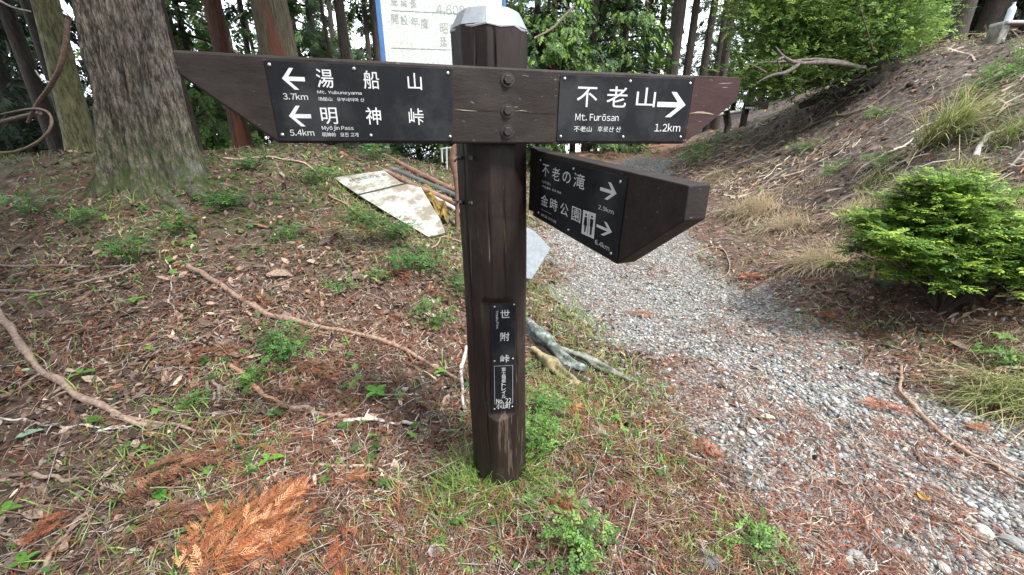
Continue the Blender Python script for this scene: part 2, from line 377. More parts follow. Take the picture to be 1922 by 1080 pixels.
def _raw(ch):
    if ('raw', ch) in _tmpc: return _tmpc[('raw', ch)]
    cu = bpy.data.curves.new('txt', 'FONT'); cu.body = ch; cu.size = 1; cu.resolution_u = 3; cu.fill_mode = 'FRONT'
    o = bpy.data.objects.new('txt', cu); COL.objects.link(o)
    me = bpy.data.meshes.new_from_object(o.evaluated_get(bpy.context.evaluated_depsgraph_get()))
    v = np.array([x.co[:2] for x in me.vertices]); f = [tuple(p.vertices) for p in me.polygons]
    bpy.data.objects.remove(o); bpy.data.curves.remove(cu); bpy.data.meshes.remove(me); _tmpc[('raw', ch)] = (v, f); return v, f
def latin(body):                                             # plain gothic letters spaced by their own widths
    V = []; F = []; x = 0; n = 0
    for ch in body:
        if ch == ' ': x += .28; continue
        mac = ch in 'ō'; ch = 'o' if mac else ch
        v, f = _raw(chr(ord(ch) + 0xFEE0)); w_ = np.ptp(v[:, 0]); v = v - (v[:, 0].min(), 0) + (x, 0)
        if mac: k = len(v); t_ = v[:, 1].max() + .09; v = np.vstack([v, [(x + .08, t_), (x + w_ - .08, t_), (x + w_ - .08, t_ + .07), (x + .08, t_ + .07)]]); f = f + [(k, k + 1, k + 2, k + 3)]
        V.append(v); F += [tuple(i + n for i in q) for q in f]; n += len(v); x += w_ + (.10 if ch not in '.' else .13)
    V = np.vstack(V); return (V - V.min(0)) / (V.max(0) - V.min(0)), F
def put_text(mb, pl, body, tl, br, bold=.012, rot=False, a=.0006):
    v, f = latin(body) if all(c < '\u0200' for c in body) else glyphs(body, bold); q0, q1 = pl.st(*tl), pl.st(*br)
    if rot: v = np.stack([v[:, 1], 1 - v[:, 0]], 1)
    s = q0[0] + (q1[0] - q0[0]) * v[:, 0]; tt = q1[1] + (q0[1] - q1[1]) * v[:, 1]
    e = bold * .25 * abs(q0[1] - q1[1])
    if rot or len(body) > 2: e = bold * .3 * abs(q0[1] - q1[1]) if not rot else bold * .3 * abs(q1[0] - q0[0])
    for k, (ex, ey) in enumerate(((-1, -1), (1, -1), (-1, 1), (1, 1))):
        mb.add(pl.o + (s + ex * e)[:, None] * pl.d + (tt + ey * e)[:, None] * pl.u + pl.n * (a + k * .00006), f)
def poly_px(pl, pts): return [pl.st(*p) for p in pts]
def arrow(mb, pl, tl, br, right, a=.0006):
    q0, q1 = pl.st(*tl), pl.st(*br); x0, x1, y0, y1 = q0[0], q1[0], q1[1], q0[1]
    pts = [(0, .5), (.38, 1), (.56, 1), (.29, .6), (1, .6), (1, .4), (.29, .4), (.68, 0), (.48, 0)]
    pts = [(1 - p if right else p, q) for p, q in pts]
    v = [pl.w((x0 + (x1 - x0) * p, y0 + (y1 - y0) * q), a) for p, q in pts]
    mb.add(v, [(0, 1, 2, 3), (0, 3, 6, 8), (3, 4, 5, 6), (8, 6, 7)])
def screw(pl, px, parent, off, r=.0042, name='screw', mat='screw', hexh=0, a0=0):
    q = pl.st(*px); c = pl.w(q, a0); v = []; f = []; k = 6 if hexh else 10
    prof = [(1, 0), (1, hexh), (.86, hexh * 1.15), (.0001, hexh * 1.15)] if hexh else [(1, 0), (.92, .35 * r), (.55, .62 * r), (.0001, .6 * r)]
    if hexh: 
        prof = [(1.55, 0), (1.55, .0022), (1, .0023)] + prof[1:]
    k2 = 12 if hexh else 10
    for rr, hgt in prof:
        for j in range(k2):
            an = 2 * math.pi * j / k2
            rad = rr * r
            if hexh and rr <= 1: rad *= math.cos(math.pi / 6) / math.cos((an % (math.pi / 3)) - math.pi / 6)
            v.append(c + pl.n * hgt + pl.d * rad * math.cos(an) + pl.u * rad * math.sin(an))
    for i in range(len(prof) - 1):
        for j in range(k2): f.append((i * k2 + j, i * k2 + (j + 1) % k2, (i + 1) * k2 + (j + 1) % k2, (i + 1) * k2 + j))
    return MB().add(v, f).build(name, M[mat], parent, off=off, smooth=not hexh)

# ---------------------------------------------------------------- the signpost
PB = np.array((-.052, 1.33)); RP = .110
base_z = h1(*PB)
LEAN = np.array((-.014, 0.0))                                # top shifted a little towards the left
def pc(z): k = (z - base_z) / 1.62; return np.array((PB[0] + LEAN[0] * k, PB[1] + LEAN[1] * k))
sroot = (PB[0], PB[1], base_z)
post_t = thing('signpost', 'dark brown round timber signpost with two arrow boards and a pale metal cap', 'signpost', sroot)
OFF = np.array(sroot)
ZT = 1.628                                                    # where the chamfered top begins
nseg = 288; zs = np.r_[np.linspace(base_z - .4, .30, 40), np.linspace(.30, .80, 130)[1:], np.linspace(.80, ZT, 80)[1:]]
ang = np.linspace(0, 2 * math.pi, nseg, endpoint=False)
nlob = 9
fa = (ang + .18) % (2 * math.pi / nlob) - math.pi / nlob
facet = math.cos(math.pi / nlob) / np.cos(fa); lob = .3 + .7 * facet
pf_n = np.array((.10, -.995)); pf_n /= np.linalg.norm(pf_n)
v = []
flatz0, flatz1 = None, None
def front_plane(a):                                          # plane facing the camera, a metres from the post axis
    o = np.array((PB[0], PB[1], base_z + .5)); nn = np.array((pf_n[0], pf_n[1], 0)); return Plane(o + nn * a, (-pf_n[1], pf_n[0], 0), nn)
FP = front_plane(.092)
_tl = FP.st(920.7, 567.4); _br = FP.st(965.9, 773.7)
fz1 = FP.w(_tl)[2] + .012; fz0 = FP.w(_br)[2] - .004
for z in zs:
    c = pc(z); r = RP * lob * (1 + .012 * np.sin(z * 9 + ang * 3)) * (1 + (.06 * max(0, (.12 - z)) / .12))
    r = r * (1 + .012 * fbm(np.stack([np.cos(ang) * 3, np.sin(ang) * 3, np.full(nseg, z * .9)], 1), 4, 41) * 2)
    for (a0, za, zb_, dp_, wd_) in ((-1.25, .85, 1.25, .007, .03), (-1.95, .1, .75, .006, .025), (-.85, .2, .9, .008, .03), (-1.62, .95, 1.18, .004, .02), (-.45, .5, 1.3, .007, .03), (-2.4, .4, 1.5, .007, .03), (-1.42, 1.42, 1.62, .007, .03), (-1.85, 1.40, 1.6, .005, .025)):
        if za < z - base_z < zb_:
            k_ = math.sin(math.pi * (z - base_z - za) / (zb_ - za)); aa_ = a0 + .05 * math.sin(z * 6 + a0 * 9) + .015 * math.sin(z * 37); dd_ = (ang - aa_ + math.pi) % (2 * math.pi) - math.pi; r = r - dp_ * k_ * np.exp(-(dd_ / wd_) ** 2)
    kn = (((ang - (-1.02) + math.pi) % (2 * math.pi) - math.pi) * RP / .012) ** 2 + ((z - base_z - .74) / .020) ** 2; r = r - .014 * np.exp(-kn)
    x = np.cos(ang) * r; y = np.sin(ang) * r; d = x * pf_n[0] + y * pf_n[1]
    lim = 9.
    if fz0 <= z <= fz1: lim = .091
    elif fz0 - .035 < z < fz0: lim = .091 + (fz0 - z) * .62
    over = np.maximum(0, d - lim); x = x - over * pf_n[0]; y = y - over * pf_n[1]
    v.append(np.stack([c[0] + x, c[1] + y, np.full(nseg, z)], 1))
V = np.vstack(v); nz_ = len(zs)
ii = np.arange(nz_ * nseg).reshape(nz_, nseg); f = np.stack([ii[:-1].ravel(), np.roll(ii, -1, 1)[:-1].ravel(), np.roll(ii, -1, 1)[1:].ravel(), ii[1:].ravel()], 1)
pm = mesh_arrays('post', V - OFF, f, None, True)
post_o = obj('post', pm, M['post_wood'], post_t)
# metal cap: a faceted skirt over the chamfer, scalloped where the facets run out
v = []; f = []; kc = 72
c = pc(ZT)
for k in range(kc):
    a = 2 * math.pi * k / kc; fa_ = (a + .18) % (2 * math.pi / nlob) - math.pi / nlob; fc = .3 + .7 * math.cos(math.pi / nlob) / math.cos(fa_)
    sc_ = 1 - abs(fa_) / (math.pi / nlob)
    for (r, z) in ((RP * fc * 1.012, ZT - .004 - .005 * sc_), (RP * fc * 1.014, ZT - .001 - .004 * sc_), (RP * .80 * fc, ZT + .040), (RP * .77 * fc, ZT + .043), (.001, ZT + .045)):
        v.append((c[0] + r * math.cos(a), c[1] + r * math.sin(a), z))
for k in range(kc):
    for i in range(4): f.append((k * 5 + i, ((k + 1) % kc) * 5 + i, ((k + 1) % kc) * 5 + i + 1, k * 5 + i + 1))
MB().add(v, f).build('metal_cap', M['cap'], post_t, off=OFF)

def z1(p, off, s): return (off[0] + p[0] / s, off[1] + p[1] / s)
Z1 = lambda p: z1(p, (300, 60), 3.432); Z2 = lambda p: z1(p, (820, 0), 3.314); Z3 = lambda p: z1(p, (960, 260), 4.32); Z4 = lambda p: z1(p, (840, 520), 2.7)
# long arm, both directions
d1 = ray(4090, 273); n1_ = np.array((-d1[1], d1[0], 0)) * -1
n1_ = n1_ if n1_[1] < 0 else -n1_
A1 = Plane((-.036, 1.33 - .108 - .034, EYE), d1, n1_)
ol = poly_px(A1, [(320, 93), (700, 113.5), (1050, 131.5), (1391, 145), (1384, 188), (1283, 270.5), (900, 270.5), (521, 269), (333, 140)])
arm = slab(A1, ol, 0, -.05, 'arm_board', M['board_wood'], post_t, .006, OFF)
tipm = poly_px(A1, [(1304, 143.5), (1390.5, 146), (1383.5, 187.5), (1284, 269.5)])
slab(A1, tipm, .0012, .0002, 'worn_board_end', M['board_wood_red'], arm, 0, OFF)
# drying cracks: thin dark wedges let into the face
def crack(pl, pts, wd, parent, off, light=False):
    p = smooth_path([(q[0], q[1], 0) for q in poly_px(pl, pts)], 5)[:, :2]; v = []; f = []; k = len(p)
    for i, q in enumerate(p):
        ww = wd * math.sin(math.pi * (i + .4) / (k + .2)) * ru(.6, 1.2)
        v += [pl.w(q + (0, ww), .0016), pl.w(q - (0, ww), .0016)]
    f = [(2 * i, 2 * i + 1, 2 * i + 3, 2 * i + 2) for i in range(k - 1)]
    MB().add(v, f).build('wood_split', M['split_light'] if light else M['split_dark'], parent, off=off)
M['split_dark'] = m_simple('split_dark_grain', (.012, .009, .008), .9)  # dark colour for splits, also the fallen board's print and joint
M['split_light'] = m_simple('bare_split_wood', (.30, .24, .17), .85, 0, .4, 60)
crack(A1, [Z2((100, 672)), Z2((200, 680)), Z2((300, 686)), Z2((405, 690))], .0013, arm, OFF)
crack(A1, [Z2((470, 686)), Z2((560, 695)), Z2((650, 703)), Z2((745, 706))], .0012, arm, OFF)
crack(A1, [Z2((110, 680)), Z2((180, 688)), Z2((250, 692))], .0011, arm, OFF, True)
crack(A1, [Z2((480, 692)), Z2((530, 690)), Z2((590, 700))], .0010, arm, OFF, True)
crack(A1, [Z2((1568, 706)), Z2((1640, 700)), Z2((1720, 712))], .0026, arm, OFF, True)
crack(A1, [Z2((1745, 522)), Z2((1835, 518))], .0008, arm, OFF, True)
crack(A1, [Z2((1770, 545)), Z2((1810, 545))], .0006, arm, OFF, True)
crack(A1, [Z1((560, 470)), Z1((640, 480)), Z1((720, 487))], .0007, arm, OFF)
for px in ((440, 498), (438, 690), (437, 820)):
    screw(A1, Z2(px), arm, OFF, .0122, 'bolt', 'bolt', .009, .0002)
def plate(pl, corners, th, parent=post_t):
    pts = poly_px(pl.shift(th), corners); return slab(pl, pts, th, .0003, 'sign_plate', M['plate'], parent, .0008, OFF)
def lettering(mb, parent): return mb.build('lettering', M['white_print'], parent, off=OFF)
TH = .003; AP = A1.shift(TH)
pl1 = plate(A1, [Z1((668, 182)), Z1((1885, 238)), Z1((1888, 703)), Z1((770, 703))], TH)
mb = MB()
for body, a, bb, bo in [('湯', (1000, 238), (1125, 362), .02), ('船', (1305, 250), (1418, 370), .02), ('山', (1592, 265), (1690, 375), .022), ('明', (1030, 487), (1150, 595), .022),
    ('神', (1322, 487), (1430, 598), .022), ('峠', (1600, 493), (1702, 600), .022), ('Mt. Yubuneyama', (1013, 376), (1302, 412), .012), ('汤船山   유부네야마 산', (1018, 420), (1318, 452), .006),
    ('Myōjin Pass', (1042, 605), (1250, 640), .012), ('明神岭   묘진 고개', (1045, 648), (1280, 678), .006), ('3.7km', (790, 393), (957, 440), .012), ('5.4km', (835, 628), (997, 670), .012)]:
    put_text(mb, AP, body, Z1(a), Z1(bb), bo)
arrow(mb, AP, Z1((775, 230)), Z1((945, 375)), False); arrow(mb, AP, Z1((820, 475)), Z1((985, 610)), False)
lettering(mb, pl1)
for px in ((705, 212), (1250, 238), (1855, 267), (790, 663), (1360, 668), (1870, 675)): screw(AP, Z1(px), pl1, OFF)
pl2 = plate(A1, [Z2((768, 464)), Z2((1598, 494)), Z2((1530, 883)), Z2((746, 878))], TH)
mb = MB()
for body, a, bb, bo in [('不', (875, 540), (992, 668), .022), ('老', (1062, 537), (1177, 670), .02), ('山', (1248, 545), (1352, 668), .022), ('Mt. Furōsan', (862, 708), (1128, 755), .012),
    ('不老山   후로산 산', (853, 785), (1142, 823), .006), ('1.2km', (1358, 768), (1510, 820), .01)]:
    put_text(mb, AP, body, Z2(a), Z2(bb), bo)
arrow(mb, AP, Z2((1380, 570)), Z2((1535, 732)), True); lettering(mb, pl2)
for px in ((795, 490), (1203, 507), (1576, 520), (770, 850), (1158, 853), (1515, 853)): screw(AP, Z2(px), pl2, OFF)
# short arm pointing towards the viewer
r0 = ray(1005, 345); o2 = np.array((0, 0, EYE)) + r0 * 1.26
d2 = -ray(645, 209); n2_ = np.array((d2[1], -d2[0], 0)); n2_ = n2_ if n2_[0] < 0 else -n2_
A2 = Plane(o2, d2, n2_)
ol2 = poly_px(A2, [(1006, 282), (1293, 348.5), (1283.5, 415), (1157, 496.5), (1000, 405)])
arm2 = slab(A2, ol2, 0, -.05, 'arm_board', M['board_wood'], post_t, .0025, OFF); arm2['label'] = 'shorter arm board angled towards the path'
pl3 = plate(A2, [Z3((236, 148)), Z3((940, 315)), Z3((852, 1008)), Z3((210, 640))], TH); AQ = A2.shift(TH)
mb = MB()
for body, a, bb, bo in [('不', (255, 205), (303, 318), .012), ('老', (333, 228), (390, 352), .012), ('の', (420, 262), (478, 372), .012), ('滝', (512, 275), (590, 420), .012), ('Furō Falls', (250, 335), (318, 382), .006),
    ('不老瀑布  후로 폭포', (250, 377), (405, 455), .004), ('金', (243, 450), (295, 560), .012), ('時', (318, 480), (372, 600), .012), ('公', (402, 515), (458, 640), .012), ('園', (495, 548), (558, 690), .012),
    ('Kintoki Park', (243, 570), (325, 618), .006), ('金时公园  긴토키 공원', (241, 605), (362, 690), .004), ('2.9km', (708, 535), (828, 618), .01), ('6.4km', (682, 815), (792, 915), .01)]:
    put_text(mb, AQ, body, Z3(a), Z3(bb), bo)
arrow(mb, AQ, Z3((728, 338)), Z3((845, 522)), True); arrow(mb, AQ, Z3((698, 650)), Z3((810, 820)), True)
# toilet pictogram: white tile, two dark figures and a bar
tq = poly_px(AQ, [Z3((584, 580)), Z3((686, 612)), Z3((669, 816)), Z3((568, 770))])
mb.add([AQ.w(q, .0006) for q in tq], [(0, 1, 2, 3)]); lettering(mb, pl3)
def tl_(a, b_): t0 = np.array(tq[0]) * (1 - a) + np.array(tq[1]) * a; t1 = np.array(tq[3]) * (1 - a) + np.array(tq[2]) * a; return t0 * (1 - b_) + t1 * b_
mb = MB()
def figq(pts): k = len(pts); mb.add([AQ.w(tl_(*p), .0011) for p in pts], [tuple(range(k))])
for cx, dress in ((.27, 1), (.74, 0)):
    figq([(cx + .075 * math.cos(a), .16 + .055 * math.sin(a)) for a in np.linspace(0, 2 * math.pi, 10, endpoint=False)])
    if dress: figq([(cx - .09, .25), (cx + .09, .25), (cx + .15, .6), (cx - .15, .6)]); figq([(cx - .07, .6), (cx + .07, .6), (cx + .05, .88), (cx - .05, .88)])
    else: figq([(cx - .13, .25), (cx + .13, .25), (cx + .12, .56), (cx - .12, .56)]); figq([(cx - .08, .56), (cx + .08, .56), (cx + .07, .9), (cx - .07, .9)])
figq([(.485, .1), (.515, .1), (.515, .92), (.485, .92)])
mb.build('toilet_symbol', M['plate'], pl3, off=OFF)
for px in ((237, 177), (504, 247), (884, 352), (220, 602), (462, 742), (808, 933)): screw(AQ, Z3(px), pl3, OFF, .0036)
# dark spacer block where the short arm meets the post
q = A2.w((0.0, 0), -.025); sb = slab(A2, [(-.055, A2.st(1005, 278)[1]), (.004, A2.st(1005, 281)[1]), (.004, A2.st(1003, 398)[1]), (-.055, A2.st(1003, 402)[1])], -.003, -.047, 'spacer_block', M['board_wood'], post_t, .002, OFF)
# small vertical plate
FQ = FP.shift(0); pl4 = slab(FP, poly_px(FP, [Z4((218, 135)), Z4((345, 128)), Z4((340, 670)), Z4((222, 685))]), .002, -.0007, 'sign_plate', M['plate'], post_t, .0006, OFF)
FR = FP.shift(.002); mb = MB()
for body, a, bb, bo in [('世', (268, 168), (315, 206), .022), ('附', (268, 282), (313, 323), .022), ('峠', (268, 396), (313, 432), .022), ('No. 22', (247, 618), (322, 637), .012), ('小山町', (248, 645), (318, 665), .012)]:
    put_text(mb, FR, body, Z4(a), Z4(bb), bo)
put_text(mb, FR, 'Yozuku Pass', Z4((245, 172)), Z4((260, 262)), .012, True)
for k, ch in enumerate('富士箱根トレイル'):
    put_text(mb, FR, ch, Z4((274, 459 + k * 19.6)), Z4((295, 459 + k * 19.6 + 17.5)), .012)
q0, q1 = FR.st(*Z4((236, 452))), FR.st(*Z4((331, 640)))
for (xa, xb, ya, yb) in ((q0[0], q1[0], q0[1], q0[1] - .0009), (q0[0], q1[0], q1[1] + .0009, q1[1]), (q0[0], q0[0] + .0009, q0[1] - .001, q1[1] + .001), (q1[0] - .0009, q1[0], q0[1] - .001, q1[1] + .001)):
    mb.add([FR.w((xa, ya), .0006), FR.w((xb, ya), .0006), FR.w((xb, yb), .0006), FR.w((xa, yb), .0006)], [(0, 1, 2, 3)])
lettering(mb, pl4)
for px in ((238, 152), (337, 140), (238, 427), (331, 414), (238, 670), (328, 657)): screw(FR, Z4(px), pl4, OFF, .0034)

# ---------------------------------------------------------------- trees
def lathe_trunk(base, top, r0, r1, flare=0, seg=24, rings=30, seed=0, roots=0, rough=.05, fh=.5, ridge=0, curve=0):
    base = np.array(base, float); top = np.array(top, float); L = np.linalg.norm(top - base); z = np.linspace(0, 1, rings) ** 1.3; ang = np.linspace(0, 2 * math.pi, seg, endpoint=False)
    rs = np.random.default_rng(seed); ph = rs.uniform(0, 6.28, 8); v = []; ms = []
    for t in z:
        c = base + (top - base) * t + np.array((math.sin(t * 5 + ph[0]), math.cos(t * 4 + ph[1]), 0)) * curve
        r = r0 + (r1 - r0) * t; fl = flare * math.exp(-t * L / fh)
        rr = r * (1 + .05 * np.sin(2 * ang + ph[2]) + .04 * np.sin(3 * ang + ph[3] + t * 2))
        if roots: rr = rr + fl * (.45 + .55 * np.maximum(0, np.sin(roots * ang + ph[4] + .6 * np.sin(ang + ph[5])))) ** 1
        else: rr = rr + fl
        p3 = np.stack([np.cos(ang) * 4, np.sin(ang) * 4, np.full(seg, t * L * .7)], 1)
        rr = rr * (1 + rough * fbm(p3, 4, seed))
        if ridge:
            q = np.stack([ang * 9 * r0 / .35 + .8 * np.sin(t * L * 2), np.full(seg, t * L * 1.6), np.zeros(seg)], 1)
            rr = rr - ridge * np.abs(vnoise(q, seed + 9)) - ridge * .5 * np.abs(vnoise(q * 2.7, seed + 5))
        v.append(np.stack([c[0] + np.cos(ang) * rr, c[1] + np.sin(ang) * rr, np.full(seg, c[2])], 1)); ms.append(np.full(seg, max(0, 1 - t * L / (fh * 2.2))))
    ii = np.arange(rings * seg).reshape(rings, seg)
    f = np.stack([ii[:-1].ravel(), np.roll(ii, -1, 1)[:-1].ravel(), np.roll(ii, -1, 1)[1:].ravel(), ii[1:].ravel()], 1)
    return np.vstack(v), f, np.concatenate(ms)
def scatter_arrays(tmpls, pos, yaw, pitch, roll, scale, col, which=None, grad=None):
    n = len(pos); which = rng.integers(0, len(tmpls), n) if which is None else which; VV = []; FF = []; CC = []; base = 0
    cy, sy, cpp, spp, crr, srr = np.cos(yaw), np.sin(yaw), np.cos(pitch), np.sin(pitch), np.cos(roll), np.sin(roll)
    R = np.empty((n, 3, 3))
    R[:, 0, 0] = cy * cpp; R[:, 0, 1] = cy * spp * srr - sy * crr; R[:, 0, 2] = cy * spp * crr + sy * srr
    R[:, 1, 0] = sy * cpp; R[:, 1, 1] = sy * spp * srr + cy * crr; R[:, 1, 2] = sy * spp * crr - cy * srr
    R[:, 2, 0] = -spp; R[:, 2, 1] = cpp * srr; R[:, 2, 2] = cpp * crr
    scale = np.asarray(scale, float); scale = scale[:, None] * np.ones(3) if scale.ndim == 1 else scale
    for k, (tv, tf) in enumerate(tmpls):
        s = np.where(which == k)[0]
        if not len(s): continue
        tv = np.asarray(tv, float); tf = np.asarray(tf, int)
        w_ = np.einsum('nij,nvj->nvi', R[s], tv[None] * scale[s][:, None, :])
        if grad is not None: w_[:, :, 2] += grad[s, 0][:, None] * w_[:, :, 0] + grad[s, 1][:, None] * w_[:, :, 1]
        w_ += pos[s][:, None, :]; VV.append(w_.reshape(-1, 3)); FF.append((tf[None] + (np.arange(len(s)) * len(tv))[:, None, None]).reshape(-1, tf.shape[1]) + base)
        CC.append(np.repeat(col[s], len(tv), 0)); base += len(s) * len(tv)
    return np.vstack(VV), np.vstack(FF), np.vstack(CC)
def fan(nl, spread, lw, droop=.3, seed=0):                    # a flat spray of narrow leaflets, unit long
    rs = np.random.default_rng(seed); v = []; f = []
    for i in range(nl):
        t = i / max(1, nl - 1); side = 1 if i % 2 else -1; bx = .75 * t; a = side * spread * (1 - .35 * t) if i < nl - 1 else 0
        L = (.42 * (1 - .45 * t) + .05) * rs.uniform(.8, 1.2); d = np.array((math.cos(a), math.sin(a))); p = np.array((-d[1], d[0])) * lw * L
        b0 = np.array((bx, 0)); mid = b0 + d * L * .5; e = b0 + d * L; zz = lambda q: -droop * (q[0] ** 2 + abs(q[1]) * .6)
        k = len(v); v += [(*b0, zz(b0)), (*(mid + p), zz(mid + p) + .02), (*e, zz(e)), (*(mid - p), zz(mid - p) + .02)]
        f += [(k, k + 1, k + 2), (k, k + 2, k + 3)]
    return v, f
FANS = [fan(7, .95, .30, .35, 1), fan(6, 1.1, .34, .55, 2), fan(8, .8, .26, .2, 3)]
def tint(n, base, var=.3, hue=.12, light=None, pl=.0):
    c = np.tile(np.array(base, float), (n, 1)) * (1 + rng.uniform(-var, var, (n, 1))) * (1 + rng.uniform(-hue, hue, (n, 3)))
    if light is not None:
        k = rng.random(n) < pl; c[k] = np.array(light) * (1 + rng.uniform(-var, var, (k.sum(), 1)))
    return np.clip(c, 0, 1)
def conifer_crown(z0, z1, rad, nb, per, base, light, seed, size=.26, droop=.35):
    rs = np.random.default_rng(seed); pos = []; yaw = []; lm = MB(); pit = []; shade = []
    for i in range(nb):
        z = z0 + (z1 - z0) * rs.random() ** .85; k = (z - z0) / (z1 - z0); L = rad * (1 - .75 * k) * rs.uniform(.55, 1.1); a = rs.uniform(0, 2 * math.pi)
        up = rs.uniform(-.15, .25); d = np.array((math.cos(a), math.sin(a), up)); n = 6
        path = np.array([d * L * t + np.array((0, 0, z - droop * L * .8 * t * t)) for t in np.linspace(0, 1, n)])
        vv, ff = tube_fast(path, [.022 + .008 * L, .006], 3); lm.add(vv, ff)
        m_ = int(per * L / rad) + 3; cl = rs.random(m_) ** .7
        for t in cl:
            if t < .12: continue
            q = d * L * t + np.array((0, 0, z - droop * L * .8 * t * t)); s = rs.choice((-1, 1)) * rs.random() ** .6 * L * .34 * (1.15 - t)
            q = q + np.array((-d[1], d[0], 0)) * s + rs.normal(0, .06, 3) - np.array((0, 0, abs(s) * .35)); pos.append(q); yaw.append(a + math.copysign(min(1.3, abs(s) * 2.2), s) + rs.normal(0, .35)); pit.append(rs.uniform(.1, .9))
    pos = np.array(pos); n = len(pos)
    col = tint(n, base, .35, .12, light, .3)
    v, f, c = scatter_arrays(FANS, pos, np.array(yaw), np.array(pit), rs.normal(0, .5, n), size * rs.uniform(.6, 1.35, n), col)
    return mesh_arrays('crown', v, f, c), lm
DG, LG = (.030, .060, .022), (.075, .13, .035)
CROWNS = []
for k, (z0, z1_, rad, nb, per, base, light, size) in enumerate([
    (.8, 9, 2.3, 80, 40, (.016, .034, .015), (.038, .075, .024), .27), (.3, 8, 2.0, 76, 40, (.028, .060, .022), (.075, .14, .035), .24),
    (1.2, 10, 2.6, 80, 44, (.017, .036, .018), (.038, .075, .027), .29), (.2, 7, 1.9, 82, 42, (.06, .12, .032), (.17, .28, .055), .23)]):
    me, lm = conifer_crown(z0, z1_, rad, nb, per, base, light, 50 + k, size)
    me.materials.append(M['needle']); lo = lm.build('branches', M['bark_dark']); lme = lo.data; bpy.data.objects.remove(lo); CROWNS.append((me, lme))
def tree(px, d, diapx, lab, mat_='bark_dark', crown=None, base=None, h=9, lean=(0, 0), cz=0, cs=1, seed=None, name='conifer_tree', group='conifers standing beyond the clearing', y=255, crot=None, seg=14, sink=.3, rings=16, curve=.03):
    seed = seed or random.randrange(9999); X = P(px, y, d); g = h1(X[0], d)
    r = diapx / FPX * (d * cp_ + (EYE - EYE) ) / 2 * .93
    t = thing(name, lab, 'tree', (X[0], d, g), group)
    v, f, ms = lathe_trunk((0, 0, -sink), (lean[0] * h, lean[1] * h, h), r, r * .45, r * .5, seg, rings, seed, 0, .08, .35, 0, curve)
    obj('trunk', mesh_arrays('trunk', v, f, None, True, {'moss': ms}), M[mat_], t)
    if crown is not None:
        me, lme = CROWNS[crown]
        c = obj('crown', me, None, t, (lean[0] * 3, lean[1] * 3, cz)); c.scale = (cs, cs, cs); c.rotation_euler[2] = ru(0, 6.28) if crot is None else crot
        o = obj('branches', lme, None, t, (lean[0] * 3, lean[1] * 3, cz)); o.scale = (cs, cs, cs); o.rotation_euler[2] = c.rotation_euler[2]
        if not lme.materials: lme.materials.append(M['bark_dark'])
    return t
# the great cedar on the left bank
cb = G(262, 345); CX, CY = P(238, 200, 4.0)[0], 4.05
t = thing('cedar_tree', 'massive old cedar with ridged grey bark and flaring mossy roots on the left bank', 'tree', (CX, CY, h1(CX, CY)))
v, f, ms = lathe_trunk((0.02, 0, -.45), (.45, .3, 7.5), .325, .24, .50, 320, 280, 77, 6, .10, .42, .055)
lo_ = np.array(t.location)
gz_ = H(v[:, 0] + lo_[0], v[:, 1] + lo_[1]) - lo_[2]
ms = np.clip(1 - (v[:, 2] - gz_) / .75, 0, 1)
obj('trunk', mesh_arrays('trunk', v, f, None, True, {'moss': ms}), M['cedar'], t)
me, lme = CROWNS[2]; o = obj('crown', me, None, t, (-.1, 0, 2.3)); o.scale = (1.75, 1.75, 1)  # crown above the view, widened to shade the left bank
if not lme.materials: lme.materials.append(M['bark_dark'])
o = obj('branches', lme, None, t, (-.1, 0, 2.3)); o.scale = (1.75, 1.75, 1)
# surface roots running out from the foot of the cedar
for k, pts in enumerate([[(330, 330), (380, 372), (430, 385), (500, 372), (560, 378), (610, 372)], [(300, 360), (345, 400), (372, 440)], [(240, 350), (235, 385), (215, 420)], [(355, 345), (420, 352), (470, 362)], [(190, 300), (140, 310), (90, 330)], [(345, 320), (395, 335), (450, 330)]]):
    p = smooth_path([G(*q, off=.005) for q in pts], 7); r = [.09, .055, .035, .015] if k == 0 else [.07, .03, .01]
    vv, ff = tube_vf(p - lo_, r, 10, .35, k); me_ = mesh_arrays('root', vv, [q for q in ff if len(q) == 4], None, True, {'moss': np.full(len(vv), .95 if k != 4 else .5)}); obj('root', me_, M['cedar'], t)

FG = 'conifers standing beyond the left ridge'
tree(148, 5.0, 44, 'pale mossy leaning trunk close behind the great cedar', 'bark_moss', None, h=7, lean=(.10, .02), name='broadleaf_tree', group=None, y=290, seg=20)
tree(140, 5.5, 20, 'thin dark trunk leaning beside the pale mossy one', 'bark_dark', 1, h=7, lean=(.0, .02), group=None, y=290, cz=3.6)
tree(92, 7.0, 30, 'dark slanting conifer trunk left of the great cedar', 'bark_dark', 0, h=9, lean=(-.0, 0), group=None, y=230, cz=2.5)
tree(44, 8.0, 34, 'dark conifer trunk at the very edge left of the cedar', 'bark_dark', 2, h=9, lean=(0, 0), group=None, y=230)
tree(362, 5.6, 22, 'slim dark trunk just right of the great cedar', 'bark_dark', 1, h=8, lean=(-.01, 0), group=None, y=240, cz=3.4)
tree(388, 8.5, 13, 'young thin trunk between the cedar and the red trunk', 'bark_dark', 3, h=6, group=None, y=240)
tree(452, 6.8, 36, 'red brown cedar trunk above the left end of the long board', 'bark_red', 2, h=9, lean=(.0, 0), group=None, y=250, cz=4.2)
tree(547, 6.6, 72, 'thick olive brown cedar trunk with a bare red strip', 'bark_mixed', 0, h=10, group=None, y=240, seg=22, cz=4.4)
tree(612, 10, 15, 'thin dark trunk right of the thick olive one', 'bark_dark', 1, h=8, group=None, y=240)
tree(668, 8.0, 22, 'slender grey brown trunk left of the white notice board', 'bark_dark', 3, h=9, group=None, y=240, cz=3.4)
tree(697, 9.0, 16, 'short brown trunk beside the notice board edge', 'bark_red', None, h=1.9, group=None, y=240)
